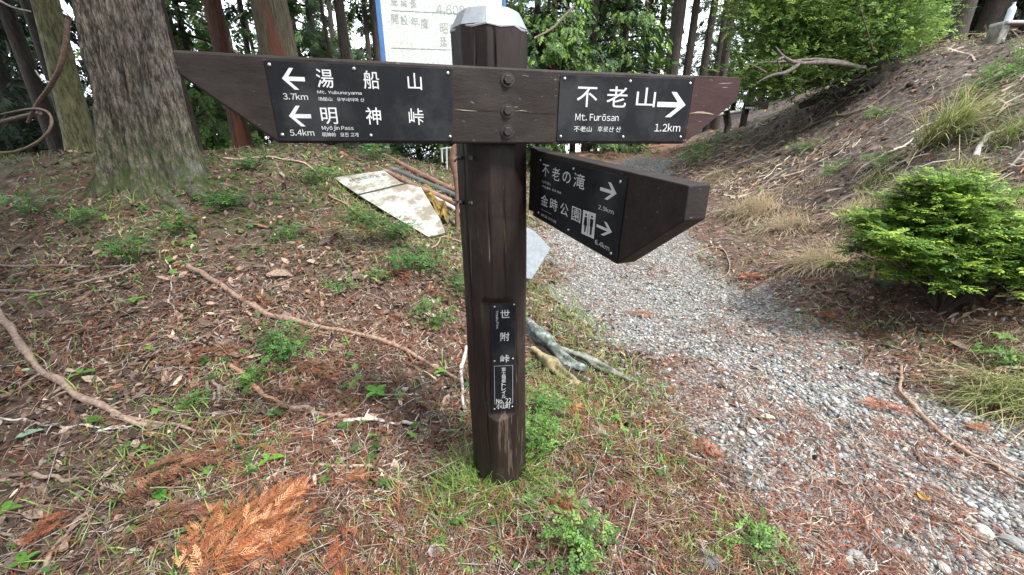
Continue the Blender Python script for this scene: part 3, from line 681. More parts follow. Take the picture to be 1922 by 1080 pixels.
tree(722, 7.6, 16, 'dark trunk half hidden by the blue edge of the notice board', 'bark_dark', 1, h=9, group=None, y=240, cz=3.6)
tree(1036, 12, 14, 'thin brown trunk right of the post cap', 'bark_red', 3, h=8, group=None, y=240)
tree(1160, 13, 14, 'thin grey trunk above the right plate', 'bark_dark', 3, h=8, group=None, y=240)
for px, d, w_, lab in [(1241, 15, 9, 'leftmost and thinnest of the dark trunks by the track'), (1256, 14, 22, 'broad dark trunk second in the row by the track'), (1277, 16, 16, 'third dark trunk in the row by the track'),
                       (1312, 14.5, 15, 'dark trunk left of the leaning pair above the board end'), (1331, 15.5, 13, 'middle dark trunk above the right board end'), (1348, 13.5, 16, 'rightmost dark trunk above the right board end')]:
    tree(px, d, w_, lab, 'bark_dark', 1 if px % 2 else 3, h=11, group=None, y=200, cz=5.2, lean=(ru(-.01, .02), 0))
# trees further off: crowns fill the gaps with bright sky left between them
for px, d, w_ in [(70, 9, 10), (105, 11, 12), (325, 12, 12), (372, 10, 9), (480, 10, 13), (585, 9.5, 10), (630, 12, 13), (642, 9, 8), (684, 11, 12), (1012, 14, 9), (1075, 15, 12), (1098, 17, 9), (1135, 14, 8), (1190, 19, 12), (1218, 17, 9), (1395, 21, 11), (1420, 24, 10), (1438, 20, 9), (1462, 25, 10), (1480, 22, 9), (1500, 24, 9), (1518, 26, 8)]:
    tree(px, d, w_, 'thin bare-stemmed conifer trunk standing in the dim wood beyond the clearing', 'bark_dark', None, h=9, group='thin trunks in the wood', y=240, lean=(ru(-.05, .05), 0), seg=8, rings=10)
k = 0
for px, d in [(-60, 11), (60, 13), (150, 12), (290, 12), (350, 16), (420, 13), (-20, 15), (100, 18), (250, 17), (455, 16), (540, 19), (665, 15), (10, 14), (180, 20), (510, 16), (590, 13.5), (640, 17), (700, 13), (780, 15), (850, 14), (905, 11), (960, 15), (1000, 12), (1060, 16), (1100, 13),
              (1150, 18), (1200, 16), (1225, 21), (1300, 21), (1370, 22), (1420, 20), (1465, 22), (1500, 19), (20, 17), (350, 18), (480, 19), (620, 18), (740, 19), (1010, 21), (1120, 24), (1400, 28), (1450, 27), (1330, 27)]:
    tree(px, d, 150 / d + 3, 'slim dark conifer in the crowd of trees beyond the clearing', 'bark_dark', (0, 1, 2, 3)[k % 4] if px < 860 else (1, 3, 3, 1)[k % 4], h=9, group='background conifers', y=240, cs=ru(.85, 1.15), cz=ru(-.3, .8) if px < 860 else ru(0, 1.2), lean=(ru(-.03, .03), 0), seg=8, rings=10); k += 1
# unseen conifers added left of and behind the viewer to shade the clearing
for X_, Y_, c_, cs_, cz_ in [(-7.2, 1.0, 0, 1.3, -.2), (-4.6, -1.6, 1, 1.4, -.1), (-2.6, -4.4, 2, 1.4, .2),  (.8, -6.2, 0, 1.5, .4), (-7, -3.5, 1, 1.3, 0), (-5.0, -6, 2, 1.4, 0), (2.2, -2.6, 3, 1.0, 8.6)]:  # the last has its crown raised to cast shade on the left bank
    g = h1(X_, Y_); t = thing('conifer_tree', 'unseen dark conifer added behind the viewer to close off and shade the clearing', 'tree', (X_, Y_, g), 'unseen conifers added for shade')
    v, f, ms = lathe_trunk((0, 0, -.3), (0, 0, 10 + max(0, cz_)), .2, .09, .1, 12, 12, int(X_ * 10 + 99), 0, .08, .35, 0, .03); obj('trunk', mesh_arrays('trunk', v, f, None, True, {'moss': ms}), M['bark_dark'], t)
    me, lme = CROWNS[c_]
    for nm, dd_ in (('crown', me), ('branches', lme)): o = obj(nm, dd_, None, t, (0, 0, cz_)); o.scale = (cs_, cs_, cs_)
# dark wood above the right bank
for k, (px, d, w_) in enumerate([(1772, 13, 34), (1800, 15, 26), (1835, 14, 44), (1880, 17, 30), (1912, 13.5, 50), (1960, 16, 40), (1740, 17, 30), (1700, 16, 30), (1860, 20, 40), (1640, 17, 20), (1590, 18, 20), (1550, 20, 20), (2050, 14, 40)]):
    tree(px, d, w_, 'dark conifer standing in the shade at the top of the right bank', 'bark_dark', (0, 2)[k % 2], h=12, group='conifers on top of the right bank', y=120, cz=ru(1.5, 2.5) if 1760 < px < 1930 else ru(0, .8), cs=1.3, seg=12)

# ---------------------------------------------------------------- bushes
def leaf_t(asp=.5, fold=.12):
    v = [(0, 0, 0), (.3, asp * .42, fold * .6), (.72, asp * .36, fold * .5), (1, 0, -.06), (.72, -asp * .36, fold * .5), (.3, -asp * .42, fold * .6)]
    return v, [(0, 5, 1), (1, 5, 4), (1, 4, 2), (2, 4, 3)]
def sprig(n, seed, asp=.5, L=.32):                           # a twig end carrying n leaves
    rs = np.random.default_rng(seed); v = []; f = []; lv, lf = leaf_t(asp); lv = np.array(lv)
    for i in range(n):
        t = (i + .5) / n; a = (1 if i % 2 else -1) * rs.uniform(.5, 1.2) * (1 - .7 * (i == n - 1)); s = L * rs.uniform(.75, 1.2); R = np.array([[math.cos(a), -math.sin(a), 0], [math.sin(a), math.cos(a), 0], [0, 0, 1]])
        q = (lv * s) @ R.T; q[:, 2] += q[:, 0] * rs.uniform(-.15, .35); q[:, 0] += t * .8; q[:, 2] += rs.uniform(-.03, .05); f += [tuple(j + len(v) for j in g) for g in lf]; v += q.tolist()
    return v, f
SPR = [sprig(6, 1), sprig(7, 2), sprig(5, 3)]; SPF = [sprig(12, 11, .42, .24), sprig(11, 12, .42, .26), sprig(13, 13, .38, .22)]
def bush(name, lab, cat, base, shoots, spr_per, size, cols, mat_='leaf', stem_r=.012, seed=1, flat=.5, group=None, offs=.10, tipq=.62, tm=None, pj=.4):
    rs = np.random.default_rng(seed); t = thing(name, lab, cat, base, group); st = MB(); pos = []; yaw = []; pit = []
    for (end, sag) in shoots:
        end = np.array(end, float); L = np.linalg.norm(end); n = 7; d = end / L
        ph = rs.uniform(0, 6.28); path = np.array([end * q + np.array((0, 0, sag * L * math.sin(math.pi * q))) + np.array((math.sin(q * 5 + ph), math.cos(q * 4 + ph), 0)) * .03 * L * q for q in np.linspace(0, 1, n)])
        vv, ff = tube_fast(path, [stem_r, stem_r * .3], 4); st.add(vv, ff)
        m_ = max(4, int(spr_per * L)); az = math.atan2(end[1], end[0])
        for _ in range(m_):
            q = 1 - tipq * rs.random() ** 1.4; p = np.array([np.interp(q, np.linspace(0, 1, n), path[:, k]) for k in range(3)])
            sp = offs * (1.3 - q * .4) * rs.normal(0, 1, 3); sp[2] *= flat; pos.append(p + sp); yaw.append(az + rs.normal(0, 1.3)); pit.append(rs.normal(-.05, pj))
    pos = np.array(pos); n = len(pos); st.build('stems', M['bark_dark'], t)
    v, f, c = scatter_arrays(tm or SPR, pos, np.array(yaw), np.array(pit), rs.normal(0, .35 if pj > .3 else .15, n), size * rs.uniform(.65, 1.25, n), tint(n, cols[0], .3, .1, cols[1], .4))
    obj('foliage', mesh_arrays('foliage', v, f, c), M[mat_], t); return t
def stemcol(o): pass
# the bright bush beside the track
b0 = G(1760, 588); rs = np.random.default_rng(3); sh = []
def vdir(px, py, d): return P(px, py, d) - b0
for i in range(130):
    a = rs.uniform(0, 2 * math.pi); q = rs.random() ** .5; ex = math.cos(a) * q; ey = math.sin(a) * q
    hz = .40 + .62 * math.sqrt(max(0, 1 - q * q)) * rs.uniform(.5, 1.14) - .22 * q * rs.random()
    sh.append(((ex * .66 + .0, ey * .55 + .15, hz * .93), .12))
for i in range(44): sh.append(((rs.uniform(.1, .85), rs.uniform(-.25, .4), rs.uniform(.35, .62)), .1))
for i in range(22): sh.append(((rs.uniform(-.66, -.3), rs.uniform(-.2, .3), rs.uniform(.48, .72)), .1))
for i in range(26): sh.append(((rs.uniform(-.34, -.05), rs.uniform(0, .3), rs.uniform(.78, 1.03)), .06))
bush('evergreen_bush', 'dense bright green small-leaved bush beside the gravel track', 'bush', b0, sh, 52, .125, ((.10, .20, .035), (.32, .46, .08)), 'leaf', .006, 4, .28, offs=.045, tipq=.45, tm=SPF, pj=.2)
# the big bush on the brow of the right bank
b1 = G(1640, 150); rs = np.random.default_rng(5); sh = []
for i in range(230):
    px = rs.uniform(1370, 1770); top = -120; lowy = np.interp(px, [1370, 1450, 1560, 1680, 1770], [160, 158, 125, 95, 60]); py = rs.uniform(top, lowy); dd = 9.0 + rs.uniform(-1.2, 1.5)
    e = P(px, py, dd) - b1; sh.append((tuple(e), rs.uniform(-.02, .12)))
for i in range(26):
    e = P(rs.uniform(1390, 1480), rs.uniform(110, 180), 8.6 + rs.uniform(-.6, .8)) - b1; sh.append((tuple(e), .08))
bush('leaning_bush', 'large light green bush leaning over the brow of the right bank', 'bush', b1, sh, 44, .17, ((.11, .19, .055), (.26, .38, .09)), 'leaf', .009, 6, .7, offs=.22)
# the uprooted stump with bare boughs under that bush
st_ = thing('uprooted_stump', 'dark uprooted stump with bare forked boughs under the leaning bush', 'stump', b1)
def p3d(pts): return np.array([P(*q) for q in pts]) - b1
for nm, pts, r in [('stump_root', [(1680, 128, 8.6), (1640, 135, 8.7), (1600, 150, 8.8), (1560, 172, 9.1)], [.16, .24, .2, .10]), ('stump_root', [(1670, 145, 8.5), (1620, 158, 8.6), (1560, 178, 8.8), (1500, 200, 9.0)], [.12, .14, .10, .06]),
                    ('stump_root', [(1672, 120, 8.6), (1655, 108, 8.7), (1632, 118, 8.9)], [.13, .12, .1]),
                    ('bough', [(1620, 128, 8.2), (1560, 118, 7.6), (1500, 119, 7.2), (1472, 108, 7.1), (1455, 88, 7.1)], [.045, .036, .03, .024, .012]), ('bough', [(1500, 119, 7.2), (1478, 135, 7.1), (1448, 142, 7.0), (1425, 153, 7.0)], [.035, .03, .02, .01]),
                    ('bough', [(1590, 118, 7.9), (1530, 112, 7.5), (1480, 116, 7.3), (1420, 118, 7.2)], [.03, .025, .02, .01]), ('bough', [(1470, 108, 7.1), (1460, 115, 7.0), (1467, 137, 7.1)], [.02, .015, .01]), ('bough', [(1440, 138, 7.1), (1420, 126, 7.2), (1395, 119, 7.2)], [.015, .01, .006]),
                    ('bough', [(1640, 100, 7.9), (1625, 50, 7.6), (1612, 5, 7.5)], [.012, .01, .006]), ('bough', [(1600, 130, 8.4), (1580, 145, 8.3), (1555, 155, 8.2)], [.02, .015, .01])]:
    vv, ff = tube_vf(smooth_path(p3d(pts), 6), r, 9, .3, len(pts)); 
    MB().add(vv, ff).build(nm, M['bark_dark'] if nm == 'stump_root' else M['bark_grey'], st_, smooth=True)
rs = np.random.default_rng(8); mbr = MB()
for i in range(60):
    a = P(rs.uniform(1500, 1690), rs.uniform(125, 185), 8.5) - b1; e = a + np.array((rs.uniform(-.9, .2), rs.uniform(-.3, .2), rs.uniform(-.45, -.05))); vv, ff = tube_fast(smooth_path([a, (a + e) / 2 + rs.normal(0, .08, 3), e], 4), [.018, .005], 3); mbr.add(vv, ff)
ro = mbr.build('rootlets', M['bark_dark'], st_); ro['kind'] = 'stuff'

# ---------------------------------------------------------------- ground cover: litter, needles, gravel, grass (nobody could count it)
def sample(n, rmin=.75, rmax=14, half=72):
    r = np.exp(rng.uniform(math.log(rmin), math.log(rmax), n)); a = np.radians(rng.uniform(-half, half, n)); return r * np.sin(a), r * np.cos(a), r
def near_post(x, y, r=.13): return np.hypot(x - PB[0], y - PB[1]) < r
def grads(x, y, e=.03): h = H0(x, y); return np.stack([(H0(x + e, y) - h) / e, (H0(x, y + e) - h) / e], 1)
def stuff(name, tm, x, y, z, yaw, pit, rol, sc, col, mat_, label, cat):
    pos = np.stack([x, y, H(x, y) + z], 1); v, f, c = scatter_arrays(tm, pos, yaw, pit, rol, sc, col, grad=grads(x, y))
    o = obj(name, mesh_arrays(name, v, f, c), M[mat_]); return tag(o, label, cat, kind='stuff')
def zone(x, y):                                              # gravel 0..1, right bank 0..1, left bank 0..1
    p = np.stack([x, y, x * 0], 1); pd = pathdist(x, y); g = np.clip(.5 - (pd + .6 * fbm(p * 2.2, 3, 21)) / .5, 0, 1)
    z = H0(x, y); bk = np.clip((x - (1.2 + .32 * np.maximum(y - 2, 0))) / 1.2, 0, 1) * np.clip((z - .3) / .5, 0, 1)
    lf = np.clip((-x - .2 + .25 * (y - 3)), 0, 1) * np.clip((y - 2.4) / 1.5, 0, 1); return g, bk, lf, pd
U = rng.uniform
# dead leaves
LV = []
for k in range(4):
    rs = np.random.default_rng(k); a = rs.uniform(.45, .8); c_ = rs.uniform(.1, .45)
    LV.append(([(-.5, 0, .1 * c_), (-.15, a * .5, c_ * .5), (.25, a * .42, c_ * rs.uniform(.2, .7)), (.55, rs.uniform(-.1, .1), c_ * rs.uniform(0, .6)), (.25, -a * .42, c_ * .4), (-.15, -a * .5, c_ * rs.uniform(.2, .8)), (.05, 0, 0)],
               [(0, 6, 1), (1, 6, 2), (2, 6, 3), (3, 6, 4), (4, 6, 5), (5, 6, 0)]))
x, y, r = sample(64000, .75, 11); g, bk, lf, pd = zone(x, y); dens = fbm(np.stack([x, y, x * 0], 1) * 1.7, 3, 31)
keep = (U(0, 1, len(x)) < np.where(g > .5, np.clip(.12 + .5 * dens, .04, .5), (.95 - .1 * bk)) * np.clip(.75 + dens * 1.2, .25, 1)) & ~near_post(x, y)
x, y, r, bk, lf = x[keep], y[keep], r[keep], bk[keep], lf[keep]; n = len(x)
pal = np.array([(.20, .135, .10), (.32, .235, .18), (.10, .065, .045), (.18, .135, .115), (.47, .38, .29), (.055, .038, .03), (.25, .12, .07)])
ci = rng.choice(7, n, p=[.22, .13, .27, .13, .05, .16, .04]); col = pal[ci] * U(.6, 1.3, (n, 1))
stuff('dead_leaves', LV, x, y, U(.002, .022, n), U(0, 6.28, n), rng.normal(0, .5, n), rng.normal(0, .55, n), np.stack([U(.8, 1.3, n), U(.5, 1.05, n), U(.7, 1.6, n)], 1) * (np.exp(rng.normal(math.log(.021), .42, n)) * (1 + .07 * r))[:, None], col, 'litter', 'loose layer of curled brown dead leaves over the forest floor', 'dead leaves')
x, y, r = sample(52000, 2.4, 15, 60); g, bk, lf, pd = zone(x, y); dens = fbm(np.stack([x, y, x * 0], 1) * 1.2, 3, 33)
keep = (U(0, 1, len(x)) < np.where(g > .5, .06, .9 - .35 * bk) * np.clip(.6 + dens * 1.5, .1, 1)); x, y, r = x[keep], y[keep], r[keep]; n = len(x)
fr_ = np.clip((y - 7.5) / 2, 0, 1) * (x > 1); ci = rng.choice(7, n, p=[.24, .12, .26, .14, .05, .12, .07]); col = pal[ci] * U(.6, 1.3, (n, 1)); col = col * (1 - fr_[:, None]) + fr_[:, None] * np.array((.40, .20, .11)) * U(.6, 1.5, (n, 1))  # far leaves orange-brown and brightened in colour as if sunlit
stuff('far_leaves', LV, x, y, U(.002, .03, n), U(0, 6.28, n), rng.normal(0, .5, n), rng.normal(0, .55, n), np.stack([U(.8, 1.6, n), U(.4, 1.0, n), U(.7, 1.6, n)], 1) * (np.exp(rng.normal(math.log(.022), .45, n)) * (1 + .06 * r))[:, None], col, 'litter', 'dead leaves thinning out over the banks and the far track', 'dead leaves')
# cedar needle litter: thin curved strands
ST = []
for k in range(4):
    rs = np.random.default_rng(20 + k); w_ = .012; pth = np.array([(-.5, 0, 0), (-.17, rs.uniform(-.1, .1), rs.uniform(.02, .1)), (.17, rs.uniform(-.1, .1), rs.uniform(.02, .1)), (.5, rs.uniform(-.25, .25), rs.uniform(-.02, .1))])
    v = []; 
    for q in pth: v += [q + (0, w_, 0), q - (0, w_, 0)]
    ST.append((v, [(0, 1, 2), (1, 3, 2), (2, 3, 4), (3, 5, 4), (4, 5, 6), (5, 7, 6)]))
x, y, r = sample(150000, .75, 11); g, bk, lf, pd = zone(x, y); dens = fbm(np.stack([x, y, x * 0], 1) * 2.1, 3, 37)
edge = np.exp(-(pd / .5) ** 2)
keep = (U(0, 1, len(x)) < np.where(g > .5, .16 + .6 * np.clip(dens * 3, 0, 1), .8) * np.clip(.55 + dens * 1.6 + .4 * edge, .1, 1)) & ~near_post(x, y)
x, y, r, bk = x[keep], y[keep], r[keep], bk[keep]; n = len(x)
pal = np.array([(.22, .072, .04), (.29, .11, .06), (.11, .055, .04), (.36, .27, .20), (.42, .39, .35)]); ci = rng.choice(5, n, p=[.29, .19, .24, .14, .14])
flow = fbm(np.stack([x, y, x * 0], 1) * 1.2, 2, 44) * 4
stuff('needle_litter', ST, x, y, U(.004, .028, n), flow + rng.normal(0, .9, n), rng.normal(0, .12, n), rng.normal(0, .5, n), np.stack([U(.03, .11, n), U(.05, .11, n) * (1 + .15 * r), U(.05, .12, n)], 1), pal[ci] * U(.6, 1.3, (n, 1)), 'litter', 'reddish brown conifer needles and fine strands strewn over the ground', 'needle litter')
# dead cedar sprigs: an axis with curved scale-leaf branchlets
def frond(n, L=.5, w=.045, seed=0, curl=.2):
    rs = np.random.default_rng(seed); v = []; f = []
    def rib(p0, p1, p2, ww):
        k = len(v); p0, p1, p2 = map(np.array, (p0, p1, p2)); d = p2 - p0; s = np.array((-d[1], d[0], 0)); s = s / (np.linalg.norm(s) + 1e-9) * ww
        v.extend([p0 + s * .6, p0 - s * .6, p1 + s, p1 - s, p2]); f.extend([(k, k + 1, k + 2), (k + 1, k + 3, k + 2), (k + 2, k + 3, k + 4)])
    rib((0, 0, 0), (.5, 0, .06), (1, 0, 0), w * .35)
    for i in range(n):
        t = .05 + .9 * i / n; s = 1 if i % 2 else -1; l = L * (1 - .6 * t) * rs.uniform(.75, 1.15); a = s * rs.uniform(.55, .85)
        p0 = (t, 0, .06 * math.sin(t * 3)); rib(p0, (t + l * .5 * math.cos(a), l * .5 * math.sin(a), .05 + rs.uniform(0, .06)), (t + l * math.cos(a * .7), l * math.sin(a * .8), rs.uniform(-.02, .08)), w * .5)
    return v, f
FD = [frond(13, .42, .05, 1), frond(11, .5, .05, 2), frond(15, .36, .045, 3)]
x, y, r = sample(5200, .8, 9); g, bk, lf, pd = zone(x, y); dens = fbm(np.stack([x, y, x * 0], 1) * 1.1, 3, 51)
keep = (U(0, 1, len(x)) < np.where(g > .5, .12, .85) * np.clip(.45 + dens * 2.2 - .15, .02, 1) * (1 - .6 * bk)) & ~near_post(x, y, .2)
x, y, r = x[keep], y[keep], r[keep]; n = len(x); pal = np.array([(.16, .08, .05), (.12, .062, .045), (.24, .105, .055), (.22, .17, .14)])
stuff('cedar_sprigs', FD, x, y, U(.008, .03, n), U(0, 6.28, n), rng.normal(0, .12, n), rng.normal(0, .25, n), np.stack([U(.05, .13, n), U(.03, .09, n), U(.08, .3, n)], 1), pal[rng.choice(4, n, p=[.42, .36, .08, .14])] * U(.6, 1.2, (n, 1)), 'litter', 'brown dead cedar sprigs scattered among the leaves', 'cedar sprigs')
# fine twigs
TW = []
for k in range(5):
    rs = np.random.default_rng(60 + k); pts = [np.array((-.5, 0, 0)), np.array((-.15, rs.uniform(-.08, .08), rs.uniform(0, .05))), np.array((.2, rs.uniform(-.1, .1), rs.uniform(0, .06))), np.array((.5, rs.uniform(-.2, .2), 0))]
    vv, ff = tube_fast(pts, [.008, .004], 3); tri = []
    for q in ff: tri += [(q[0], q[1], q[2]), (q[0], q[2], q[3])]
    TW.append((vv, tri))
x, y, r = sample(11000, .8, 12); g, bk, lf, pd = zone(x, y)
keep = (U(0, 1, len(x)) < np.where(g > .5, .2, .8 + .2 * bk)) & ~near_post(x, y, .16); x, y, bk, r = x[keep], y[keep], bk[keep], r[keep]; n = len(x)
pal = np.array([(.20, .15, .12), (.36, .31, .27), (.13, .09, .07), (.30, .21, .15)]); LL = U(.08, .34, n) * (1 + .5 * bk)
stuff('fine_twigs', TW, x, y, U(.006, .03, n), U(0, 6.28, n), rng.normal(0, .1, n), U(0, 3, n), np.stack([LL, LL, LL * .8], 1), pal[rng.choice(4, n, p=[.3, .3, .2, .2])] * U(.7, 1.2, (n, 1)), 'twig', 'thin dry twigs lying in all directions on the ground', 'twigs')
# roots and pale straws combed down the right bank
x, y, r = sample(85000, 2.5, 13, 60); g, bk, lf, pd = zone(x, y); pat = fbm(np.stack([x, y, x * 0], 1) * 1.1, 3, 61)
keep = (bk > .05) & (U(0, 1, len(x)) < np.clip(.35 + pat * 1.8, .03, .9)); x, y, r = x[keep], y[keep], r[keep]; n = len(x); gd_ = grads(x, y); down = np.arctan2(-gd_[:, 1], -gd_[:, 0])
pal = np.array([(.34, .28, .23), (.50, .44, .37), (.20, .15, .12), (.30, .17, .11), (.40, .32, .19)]); LL = np.exp(rng.normal(math.log(.16), .55, n)) * (1 + .05 * r)
stuff('bank_roots', ST, x, y, U(.01, .05, n), down + rng.normal(.3, .85, n), rng.normal(0, .12, n), U(0, 3, n), np.stack([LL, np.clip(LL, .12, .5) * U(.7, 1.6, n) * (.7 + .1 * r), LL], 1), pal[rng.choice(5, n, p=[.28, .2, .22, .15, .15])] * U(.65, 1.25, (n, 1)), 'litter', 'pale rootlets and dead straws hanging down the bare right bank', 'bank litter')
# gravel
ico = [(-1, 1.618, 0), (1, 1.618, 0), (-1, -1.618, 0), (1, -1.618, 0), (0, -1, 1.618), (0, 1, 1.618), (0, -1, -1.618), (0, 1, -1.618), (1.618, 0, -1), (1.618, 0, 1), (-1.618, 0, -1), (-1.618, 0, 1)]
icf = [(0, 11, 5), (0, 5, 1), (0, 1, 7), (0, 7, 10), (0, 10, 11), (1, 5, 9), (5, 11, 4), (11, 10, 2), (10, 7, 6), (7, 1, 8), (3, 9, 4), (3, 4, 2), (3, 2, 6), (3, 6, 8), (3, 8, 9), (4, 9, 5), (2, 4, 11), (6, 2, 10), (8, 6, 7), (9, 8, 1)]
ico = np.array(ico) / 1.9; STN = []
for k in range(6):
    rs = np.random.default_rng(80 + k); STN.append((ico * rs.uniform(.72, 1.15, (12, 1)) * np.array((1, rs.uniform(.6, .9), rs.uniform(.4, .62))) * .5, icf))
x, y, r = sample(200000, .8, 12, 62); g, bk, lf, pd = zone(x, y); pat = fbm(np.stack([x, y, x * 0], 1) * 1.6, 3, 71)
pr = np.clip(g * (.55 + .25 * (x > 1.3) + 1.0 * fbm(np.stack([x, y, x * 0], 1) * 1.9, 3, 77)) + .34 * np.exp(-np.maximum(pd, 0) / .45) * (pat + .6), 0, 1) + .006
keep = (U(0, 1, len(x)) < pr) & ~near_post(x, y); x, y, r, g = x[keep], y[keep], r[keep], g[keep]; n = len(x)
s = np.exp(rng.normal(math.log(.0105), .5, n)) * (1 + .12 * r) * np.where(g > .3, 1, 1.25); s = np.clip(s, .006, .05)
pal = np.array([(.24, .25, .25), (.35, .36, .355), (.14, .145, .15), (.29, .27, .23), (.20, .225, .245), (.50, .50, .48)])
stuff('track_gravel', STN, x, y, s * .12, U(0, 6.28, n), rng.normal(0, .25, n), rng.normal(0, .25, n), s, pal[rng.choice(6, n, p=[.27, .24, .14, .17, .12, .06])] * U(.75, 1.2, (n, 1)), 'stone', 'loose pale grey crushed gravel on the track', 'gravel')
# clods and crumbs of earth and small stones on the right bank
x, y, r = sample(60000, 2.3, 13, 60); g, bk, lf, pd = zone(x, y); pat = fbm(np.stack([x, y, x * 0], 1) * 1.4, 3, 66)
keep = (bk > .03) & (U(0, 1, len(x)) < np.clip(.45 + pat * 1.6, .05, 1)); x, y, r = x[keep], y[keep], r[keep]; n = len(x); s = np.exp(rng.normal(math.log(.018), .55, n)) * (1 + .09 * r)
pal = np.array([(.06, .045, .036), (.10, .075, .06), (.035, .026, .02), (.16, .125, .10), (.30, .27, .24)])
stuff('earth_clods', STN, x, y, s * .1, U(0, 6.28, n), rng.normal(0, .4, n), rng.normal(0, .4, n), s, pal[rng.choice(5, n, p=[.3, .27, .23, .15, .05])] * U(.7, 1.25, (n, 1)), 'stone', 'crumbly dark earth clods and grit on the right bank', 'earth clods')
# grass blades
GB = []
for k in range(5):
    rs = np.random.default_rng(90 + k); b_ = rs.uniform(.15, .75); v = []
    for t, w_ in ((0, .022), (.4, .02), (.75, .013), (1, .001)): v += [(b_ * t * t, w_, t * (1 - .35 * b_ * t)), (b_ * t * t, -w_, t * (1 - .35 * b_ * t))]
    GB.append((v, [(0, 1, 2), (1, 3, 2), (2, 3, 4), (3, 5, 4), (4, 5, 6), (5, 7, 6)]))
def blades(name, cx, cy, rad, n, hgt, cols, label, cat, lean=None, kind=None, wid=1.0, group=None, outw=.5):
    a = U(0, 6.28, n); q = rad * np.sqrt(U(0, 1, n)); x = cx + q * np.cos(a); y = cy + q * np.sin(a)
    yaw = a + rng.normal(0, .6, n) if lean is None else np.full(n, lean) + rng.normal(0, .55, n); h = hgt * U(.45, 1.15, n)
    if kind is None: k_ = h1(cx, cy); z = H(x, y) - .01; pos = np.stack([x - cx, y - cy, z - k_], 1)
    sc = np.stack([h * U(.6, 1.6, n), np.full(n, hgt * .2 * wid) * U(.6, 1.3, n), h], 1)
    pit = U(0, outw, n) + np.clip(q / rad, 0, 1) * outw * .6
    v, f, c = scatter_arrays(GB, pos, yaw, pit, rng.normal(0, .12, n), sc, tint(n, cols[0], .25, .08, cols[1], .4))
    o = obj(name, mesh_arrays(name, v, f, c), M['grass'], None, (cx, cy, k_)); return tag(o, label, cat, group)
# short ground grass scattered in patches
def grass_field(n, half=70):
    x, y, r = sample(n, .85, 14, half); g, bk, lf, pd = zone(x, y); pat = fbm(np.stack([x, y, x * 0], 1) * 1.5, 3, 91)
    d = np.exp(-((pd - .35) / .3) ** 2) * (x < .9 + .2 * y) * (y > .9) * 1.3 + .6 * lf + .22 + .35 * bk * (r > 5) + .9 * np.exp(-(np.hypot(x - .05, y - 1.25) / .38) ** 2)
    keep = (U(0, 1, n) < np.clip(d * (pat * 2.2 + .35), 0, 1)) & (pd > -.1) & ~near_post(x, y, .12); return x[keep], y[keep], r[keep]
x, y, r = grass_field(120000); n = len(x); h = U(.02, .095, n) * (1 + .05 * r)
GG, GY = (.10, .22, .035), (.25, .35, .09)
stuff('short_grass', GB, x, y, np.full(n, -.002), U(0, 6.28, n), U(-.1, .8, n), rng.normal(0, .2, n), np.stack([h, U(.05, .10, n) * (1 + .2 * r), h], 1), tint(n, GG, .3, .1, GY, .5), 'grass', 'short patchy green grass along the track edge and under the trees', 'grass')
# tiny seedlings and low herbs: three to five round leaflets
def seedling(k):
    rs = np.random.default_rng(k); v = []; f = []; lv, lf = leaf_t(.7); lv = np.array(lv)
    for i in range(5):
        a = i * 2 * math.pi / 5 + rs.uniform(-.3, .3); q = lv * rs.uniform(.4, .6); R = np.array([[math.cos(a), -math.sin(a), 0], [math.sin(a), math.cos(a), 0], [0, 0, 1]]); q = q @ R.T; q[:, 2] += .5 + rs.uniform(-.15, .15); f += [tuple(j + len(v) for j in g) for g in lf]; v += q.tolist()
    k_ = len(v); v += [(.02, 0, 0), (-.02, 0, 0), (0, 0, .5)]; f.append((k_, k_ + 1, k_ + 2)); return v, f
SE = [seedling(k) for k in range(3)]
x, y, r = sample(11000, .85, 12); g, bk, lf, pd = zone(x, y); pat = fbm(np.stack([x, y, x * 0], 1) * 1.3, 3, 95)
keep = (U(0, 1, len(x)) < np.clip((.26 + 1.1 * lf + .5 * bk) * (pat * 2.5 + .3), 0, 1)) & (pd > .1) & ~near_post(x, y, .15); x, y, r = x[keep], y[keep], r[keep]; n = len(x)
stuff('low_herbs', SE, x, y, np.zeros(n), U(0, 6.28, n), rng.normal(0, .25, n), rng.normal(0, .25, n), U(.018, .055, n) * (1 + .08 * r), tint(n, (.055, .13, .03), .35, .12, (.13, .25, .05), .35), 'leaf', 'low green seedlings and herbs dotted over the litter', 'ground herbs')
# grass on the brow of the right bank and scattered dry grass on it
x = U(5.0, 14, 15000); y = U(5.5, 15, 15000); zz = H0(x, y); q = np.stack([x, y, x * 0], 1); r_ = np.hypot(x, y)
el = (zz - EYE) / y; keep = (el > .14) & (U(0, 1, 15000) < .3 + fbm(q * .9, 2, 5)); x, y = x[keep], y[keep]; n = len(x); h = U(.08, .25, n)
stuff('brow_grass', GB, x, y, np.full(n, -.01), U(0, 6.28, n), U(-.1, .7, n), rng.normal(0, .2, n), np.stack([h, np.full(n, .35), h], 1), tint(n, (.09, .16, .035), .3, .1, (.20, .26, .07), .4), 'grass', 'fresh green grass along the brow of the right bank', 'grass')

